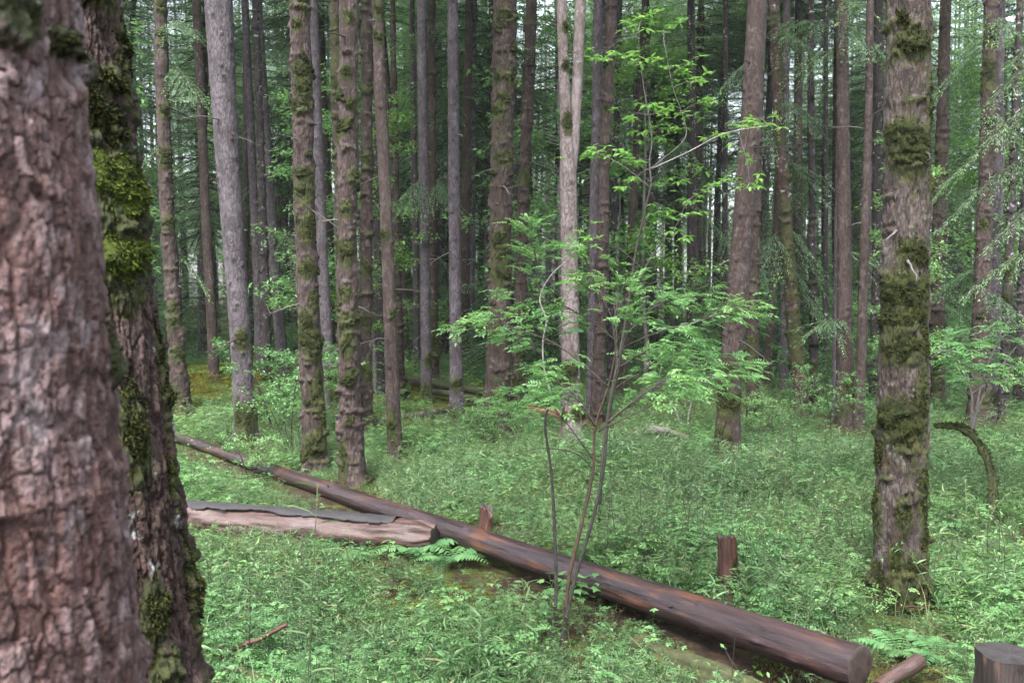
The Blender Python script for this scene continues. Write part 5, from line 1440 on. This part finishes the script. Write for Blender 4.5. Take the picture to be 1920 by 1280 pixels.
def seedling(label, px, py, h, nleaf, ls, kind, seed, d=None):
    rg = np.random.default_rng(seed)
    if d is None: p, d = hit(px, py)
    else:
        p = at(px, py, d); p[2] = gz(p[0], p[1])
    nm = {'maple': 'maple_seedling', 'bamboo': 'bamboo_shoot', 'round': 'leafy_seedling'}[kind]
    root = thing(nm, label, 'plant', p)
    t = np.linspace(0, 1, 10)[:, None]; lean = np.array([rg.normal(0, .10), rg.normal(0, .10), 1.])
    P = lean * h * t + np.array([rg.normal(0, .06), rg.normal(0, .06), 0]) * h * t ** 2
    m = MB(); m.tube(P, np.linspace(.004, .0015, 10), 6, .5); m.build('stem', M['twig'] if kind != 'bamboo' else M['stem_green'], root)
    for k in range(nleaf):
        u = .35 + .65 * (k + .6) / nleaf; c = np.array([np.interp(u, t[:, 0], P[:, q]) for q in range(3)])
        a = k * 2.4 + rg.random(); out = np.array([math.cos(a), math.sin(a), 0.])
        m = MB(); r = rg.random()
        if kind == 'maple':
            e = c + out * ls * .9 + [0, 0, .02]; m.tube(np.array([c, e]), [.0012, .001], 3, r, 0, False)
            maple_leaf(m, e, out + [0, 0, -.25], np.array([0, 0, 1.]) + rg.normal(0, .15, 3), ls * (.8 + .5 * rg.random()), r)
        elif kind == 'bamboo':
            m.leaves(c[None], (out * .8 + [0, 0, .45 + rg.normal(0, .2)])[None], np.array([[0, 0, 1.]]) + rg.normal(0, .3, (1, 3)), ls * (.7 + .6 * rg.random()), ls * .13, [r], 0, .3, .15, None, True)
        else:
            m.leaves((c + out * .01)[None], (out + [0, 0, .1])[None], np.array([[0, 0, 1.]]) + rg.normal(0, .2, (1, 3)), ls * (.8 + .5 * rg.random()), ls * .5, [r], 0, .2, .12, None, True)
        m.build('leaf', M['bright_leaf'] if kind == 'round' else M['herb'] if kind == 'maple' else M['grass'], root)

seedling('tall bamboo shoot with slender blades before the peeled log', 560, 1290, 1.35, 26, .10, 'bamboo', 1, 3.3)
seedling('bamboo sprig with drooping blades in front of the dark furrowed trunk', 322, 1330, .85, 14, .085, 'bamboo', 2, 2.35)
seedling('bamboo shoot leaning across the long log near the broken stump', 1310, 1190, .34, 12, .12, 'bamboo', 3)
seedling('bamboo tuft right below the long log near its sawn end', 1535, 1275, .22, 12, .09, 'bamboo', 4)
seedling('bamboo shoot beside the broken red brown stump', 1400, 1140, .30, 12, .14, 'bamboo', 5)
seedling('bamboo blades rising beside the sapling stems', 985, 1225, .42, 16, .11, 'bamboo', 6)
seedling('bamboo blades at the foot of the frame under the sapling', 905, 1278, .36, 16, .11, 'bamboo', 7)
seedling('maple seedling with lobed leaves at the foot of the sapling stems', 1090, 1160, .30, 16, .058, 'maple', 8)
seedling('maple seedling sprawling over the long log beside the sapling', 1130, 1140, .24, 14, .055, 'maple', 9)
seedling('maple seedling just before the sapling stems', 1045, 1175, .32, 12, .05, 'maple', 10)
seedling('maple seedling beside the dead branch', 500, 1225, .13, 7, .055, 'maple', 11)
seedling('pale maple seedling at the foot of the dark furrowed trunk', 425, 1268, .16, 9, .06, 'maple', 12)
seedling('maple seedling in front of the peeled log', 720, 1075, .30, 10, .05, 'maple', 13)
seedling('round leafed seedling on bare soil under the log', 1415, 1268, .05, 4, .05, 'round', 14)
seedling('leafy seedling at the foot of the stout moss wrapped trunk', 1735, 1150, .22, 12, .06, 'round', 15)
seedling('leafy seedling behind the flat sawn stump', 1800, 1160, .2, 12, .06, 'round', 16)
seedling('leafy seedling in the grass between stump and stout trunk', 1530, 1130, .25, 12, .07, 'round', 17)
for (lab, px, py, sd_) in [('fern with arching fronds right where the two logs meet', 778, 1036, 1), ('second fern just below the long log near the peeled log', 838, 1052, 2), ('fern at the foot of the slope between the sawn log end and stout trunk', 1690, 1225, 3), ('fern near the sawn black stump', 1760, 1235, 4), ('fern at the edge of the peeled log', 640, 1050, 5)]:
    rg = np.random.default_rng(sd_ + 60); p, d = hit(px, py)
    root = thing('fern', lab, 'fern', p)
    for k in range(7):
        m = MB(); fern_frond(m, np.zeros(3), k * .9 + rg.random() * .4, (.40 if sd_ < 3 else .28) * (.75 + .5 * rg.random()), rg); m.build('frond', M['fern'], root)

# ------------------------------------------------------------------ litter and moss on the open ground
M['litter'] = leaf_mat('brown_litter', (.030, .016, .010), (.065, .036, .022), (.11, .070, .045), None, .1, .8, .2)
M['moss_blade'] = leaf_mat('ground_moss_green', (.060, .078, .012), (.115, .130, .020), (.200, .185, .034), None, .2, .8, .2)
def clump_litter(seed):
    rg = np.random.default_rng(seed); m = MB(); n = 46
    C = np.column_stack([rg.normal(0, .16, n), rg.normal(0, .16, n), rg.random(n) * .02]); D = dirs(n, rg, .05)
    m.leaves(C, D, np.array([0, 0, 1.]) + rg.normal(0, .35, (n, 3)), .03 + .05 * rg.random(n), .003 + .014 * (rg.random(n) < .3), rg.random(n), 0, .1, .15)
    for k in range(3):
        p = np.array([rg.normal(0, .1), rg.normal(0, .1), .012]); a = rg.random() * 6.28; L_ = .1 + .2 * rg.random()
        m.tube(np.array([p, p + np.array([math.cos(a), math.sin(a), .05]) * L_ * .5 + [0, 0, .01], p + np.array([math.cos(a), math.sin(a), 0.02]) * L_]), [.004, .003, .002], 4, .3)
    return m.mesh('litter_clump', [M['litter']])
def clump_moss(seed):
    rg = np.random.default_rng(seed); m = MB(); n = 260
    r = np.sqrt(rg.random(n)) * .2; a = rg.random(n) * 6.28
    C = np.column_stack([np.cos(a) * r, np.sin(a) * r, .035 * np.sqrt(np.clip(1 - (r / .2) ** 2, 0, 1)) - .005])
    D = np.column_stack([rg.normal(0, .6, n), rg.normal(0, .6, n), np.ones(n) * .8])
    m.leaves(C, D, rg.normal(0, 1, (n, 3)), .022 + .02 * rg.random(n), .006, rg.random(n), 0, .3, .1)
    return m.mesh('moss_clump', [M['moss_blade']])
lay('forest_litter', 'brown needles, dead leaves and twigs littering the forest floor', 53, [(3.4, 7, 2200), (7, 13, 2000), (13, 24, 1200)], lambda P: np.full(len(P), .95), [clump_litter(960 + k) for k in range(3)], .8, 1.4, [1, 1, 1])
lay('moss_carpet', 'yellowish green moss carpeting the open ground between the trunks', 54, [(3.4, 7, 2600), (7, 13, 4200), (13, 26, 16000)], lambda P: np.clip(.10 + 1.1 * bare(P), 0, 1), [clump_moss(970 + k) for k in range(2)], .8, 1.7, [1, 1])

# moss and sprouts growing on the rotten logs
def furry(name_, n, tl, seed):
    rg = np.random.default_rng(seed)
    for o in [o for o in S.objects if o.name.startswith(name_) and o.parent is None]:
        body = [c for c in o.children if c.name.startswith(('body', 'trunk'))][0].data
        V = np.zeros(len(body.vertices) * 3, np.float32); body.vertices.foreach_get('co', V); V = V.reshape(-1, 3)
        N_ = np.zeros(len(body.vertices) * 3, np.float32); body.vertices.foreach_get('normal', N_); N_ = N_.reshape(-1, 3)
        k = rg.integers(0, len(V), n); keep = N_[k, 2] > -.2 + .9 * rg.random(n); k = k[keep]
        m = MB(); m.leaves(V[k] + rg.normal(0, .006, (len(k), 3)), N_[k] + rg.normal(0, .6, (len(k), 3)), rg.normal(0, 1, (len(k), 3)), tl * (.6 + .9 * rg.random(len(k))), tl * .35, rg.random(len(k)), 0, .3, .1)
        m.build('moss', M['moss'], [c for c in o.children if c.data is body][0])['kind'] = 'stuff'
furry('rotten_log', 6000, .013, 5); furry('leaning_snag', 5000, .022, 6)

# ------------------------------------------------------------------ boughs hanging into the view, dead branches on the stems
def bough(root, o, P0, P1, seed, leaf=.05, spread=.42, step=.075):
    rg = np.random.default_rng(seed); m = MB(); Lb = np.linalg.norm(P1 - P0)
    ax = (P1 - P0) / Lb; sd_ = np.cross(ax, [0, 0, 1.]); sd_ /= np.linalg.norm(sd_)
    def pos(q): return P0 + (P1 - P0) * q + np.array([0, 0, 1.]) * (.10 * Lb * math.sin(math.pi * q))
    m.tube(np.array([pos(q) for q in np.linspace(0, 1, 8)]) - o, np.linspace(.010, .003, 8) * (.6 + Lb * .3), 5, .4, 1, False)
    C = []; D = []; Ln = []; Tp = []
    for q in np.arange(.12, 1.0, step / Lb):
        for sg in (-1, 1):
            tw = spread * ((1 - q) ** .6 + .22) * (.5 + .7 * rg.random())
            d_ = ax * .65 + sd_ * sg * .75 + np.array([0, 0, -.28 + rg.normal(0, .18)]); d_ /= np.linalg.norm(d_)
            k = max(3, int(tw / (leaf * .5))); u = (np.arange(k) + rg.random(k) * .5) / k; b = pos(q)
            pts = b + d_ * (u * tw)[:, None] - np.array([0, 0, 1.]) * (.32 * tw * u ** 2)[:, None]
            m.tube(np.array([b, pts[k // 2], pts[-1]]) - o, [.0025, .002, .001], 3, .4, 1, False)
            for s2 in (-1, 1):
                C.append(pts); D.append(d_ * .7 + np.cross(d_, [0, 0, 1.]) * s2 * .65 + rg.normal(0, .18, (k, 3)) + [0, 0, -.1])
                Ln.append(leaf * (1 - .3 * u) * (.7 + .5 * rg.random(k))); Tp.append((u > .75) * (rg.random(k) < .6) * .8)
    C = np.concatenate(C) - o; Ln = np.concatenate(Ln)
    m.leaves(C, np.concatenate(D), np.array([0, 0, 1.]) + rg.normal(0, .3, C.shape), Ln, Ln * .2, rg.random(len(C)), 0, .12, .1, np.concatenate(Tp))
    return m.build('bough', [M['needle'], M['twig']], [c for c in root.children if c.name.startswith('trunk')][0])

def tree_by(word):
    return [o for o in S.objects if o.parent is None and word in str(o.get('label', ''))][0]
BO = [('green mossed trunk tilting', [((1452, 400), (1535, 545)), ((1462, 430), (1395, 560)), ((1456, 290), (1535, 370)), ((1450, 240), (1378, 320)), ((1474, 510), (1548, 640)), ((1446, 180), (1525, 225)), ((1442, 90), (1355, 170)), ((1440, 50), (1525, 100)), ((1468, 470), (1500, 600))], .085, .75),
      ('brown grey ringed', [((1568, 55), (1470, 45)), ((1568, 35), (1645, 95)), ((1568, 90), (1500, 140)), ((1566, 10), (1620, 10)), ((1578, 470), (1640, 500)), ((1582, 600), (1530, 620))], .085, .7),
      ('tall brown trunk rising', [((1838, 290), (1755, 370)), ((1838, 190), (1905, 270)), ((1837, 500), (1765, 545)), ((1837, 540), (1905, 590)), ((1838, 90), (1770, 170)), ((1840, 20), (1900, 60)), ((1836, 400), (1900, 430))], .085, .75),
      ('dark trunk curving gently', [((988, 180), (1052, 235)), ((992, 80), (1045, 110)), ((984, 260), (1035, 330)), ((990, 120), (930, 60))], .08, .6),
      ('slender grey trunk leaning away', [((503, 200), (560, 260)), ((497, 80), (550, 140)), ((508, 330), (450, 390)), ((515, 420), (560, 500))], .08, .6),
      ('slim brown trunk with thin moss bands', [((318, 260), (270, 330)), ((318, 120), (372, 190)), ((325, 470), (380, 540)), ((316, 40), (370, 70))], .08, .6),
      ('dark straight trunk standing alone', [((1292, 120), (1345, 190)), ((1293, 260), (1240, 330)), ((1295, 380), (1345, 450)), ((1291, 40), (1235, 90))], .085, .7),
      ('very thin dark trunk beside', [((1355, 300), (1310, 370)), ((1355, 430), (1390, 520)), ((1354, 160), (1310, 230))], .085, .65),
      ('straight grey trunk with mossy foot', [((796, 150), (745, 220)), ((797, 330), (750, 400)), ((795, 60), (745, 100))], .085, .7),
      ('dark mossy trunk touching', [((812, 140), (850, 230)), ((812, 330), (860, 420)), ((812, 470), (850, 540)), ((812, 30), (855, 80))], .085, .7)]
for w, lst, lf_, sp_ in BO:
    r = tree_by(w); o = np.array(r.location); d = o[1]
    for k, (a, b) in enumerate(lst): bough(r, o, at(a[0], a[1], d), at(b[0], b[1], d + (-1) ** k * .35 * d / 10), 1200 + k + len(w) * 7, lf_, sp_)
# a conifer standing just outside the picture whose boughs reach in
pR = at(2080, 700, 7.4); pR[2] = gz(pR[0], pR[1])
rR = thing('conifer_tree', 'conifer standing just outside the picture, dark drooping boughs reaching in', 'tree', pR)
meR, pthR = trunk_mesh('trunk', [(0, 0, 0, .15), (0, 0, 5, .12)], 19, 40, 90, 5, 'scaly', M['bark_brown'], 1300, .3, 10)
link('trunk', meR, rR); link('crown', CROWN_HI[0], rR, (0, 0, 8), (0, 0, 2.), (1, 1, .85))
for k, (a, b) in enumerate([((2070, 120), (1790, 330)), ((2070, 60), (1850, 200)), ((2070, 230), (1760, 430)), ((2070, 330), (1840, 480)), ((2070, 420), (1800, 560)), ((2070, 20), (1900, 120)), ((2070, 180), (1880, 380))]):
    bough(rR, pR, at(a[0], a[1], 7.4), at(b[0], b[1], 7.4 + (-1) ** k * .4), 1310 + k, .05, .34, .06)

# dead branch stubs on the stems
rg = np.random.default_rng(222)
for o in [o for o in S.objects if o.parent is None and o.get('category') == 'tree' and not o.get('group') and 3.5 < o.location.y < 19 and o.name.startswith(('conifer', 'forked'))]:
    tr = [c for c in o.children if c.name.startswith('trunk')]
    if not tr: continue
    V = np.zeros(len(tr[0].data.vertices) * 3, np.float32); tr[0].data.vertices.foreach_get('co', V); V = V.reshape(-1, 3)
    for k in range(7):
        z = rg.uniform(1.2, 2 + o.location.y * .34); q = V[np.abs(V[:, 2] - z) < .06]
        if len(q) < 4: continue
        c = q.mean(0); r = np.linalg.norm((q - c)[:, :2], axis=1).mean(); a = rg.random() * 6.28
        hd = np.array([math.cos(a), math.sin(a), 0]); L_ = rg.uniform(.08, .6) * (1 if k % 2 else .35)
        m = MB(); s_ = np.linspace(0, 1, 6)[:, None]
        P = c + hd * (r * .8 + L_ * s_) + np.array([0, 0, 1.]) * (rg.normal(-.05, .2) * L_ * s_ - .2 * L_ * s_ ** 2) + np.cumsum(rg.normal(0, .012, (6, 3)), 0) * s_
        m.tube(P, np.linspace(.011, .003, 6), 5, .5, 0, True)
        for w in range(int(L_ * 6)):
            p = P[int(rg.integers(2, 6))]; e = p + (hd * .5 + rg.normal(0, .5, 3)) * .28
            m.tube(np.array([p, (p + e) / 2 + rg.normal(0, .015, 3), e]), [.004, .003, .0015], 3, .5, 0, False)
        m.build('dead_branch', M['twig_grey'] if k % 5 == 0 else M['twig'], tr[0])

# ------------------------------------------------------------------ the damp air between the trunks
def haze():
    t = NT('damp_air'); t.n.remove(t.p)
    v = t.new('ShaderNodeVolumePrincipled'); v.inputs['Color'].default_value = (.86, .93, .95, 1); v.inputs['Density'].default_value = HAZE; v.inputs['Anisotropy'].default_value = .2
    t.link(v.outputs[0], t.out.inputs['Volume'])
    x0, x1, y0, y1, z0, z1 = -140, 140, -40, 150, -2.5, 23.5
    V = [(x, y, z) for z in (z0, z1) for y in (y0, y1) for x in (x0, x1)]
    m = MB(); m.add(V, None, [(0, 2, 3, 1), (4, 5, 7, 6), (0, 1, 5, 4), (2, 6, 7, 3), (0, 4, 6, 2), (1, 3, 7, 5)])
    tag(m.build('haze', t.m, smooth=False), 'pale damp air between the trunks', kind='stuff')
HAZE = .0005
if HAZE: haze()
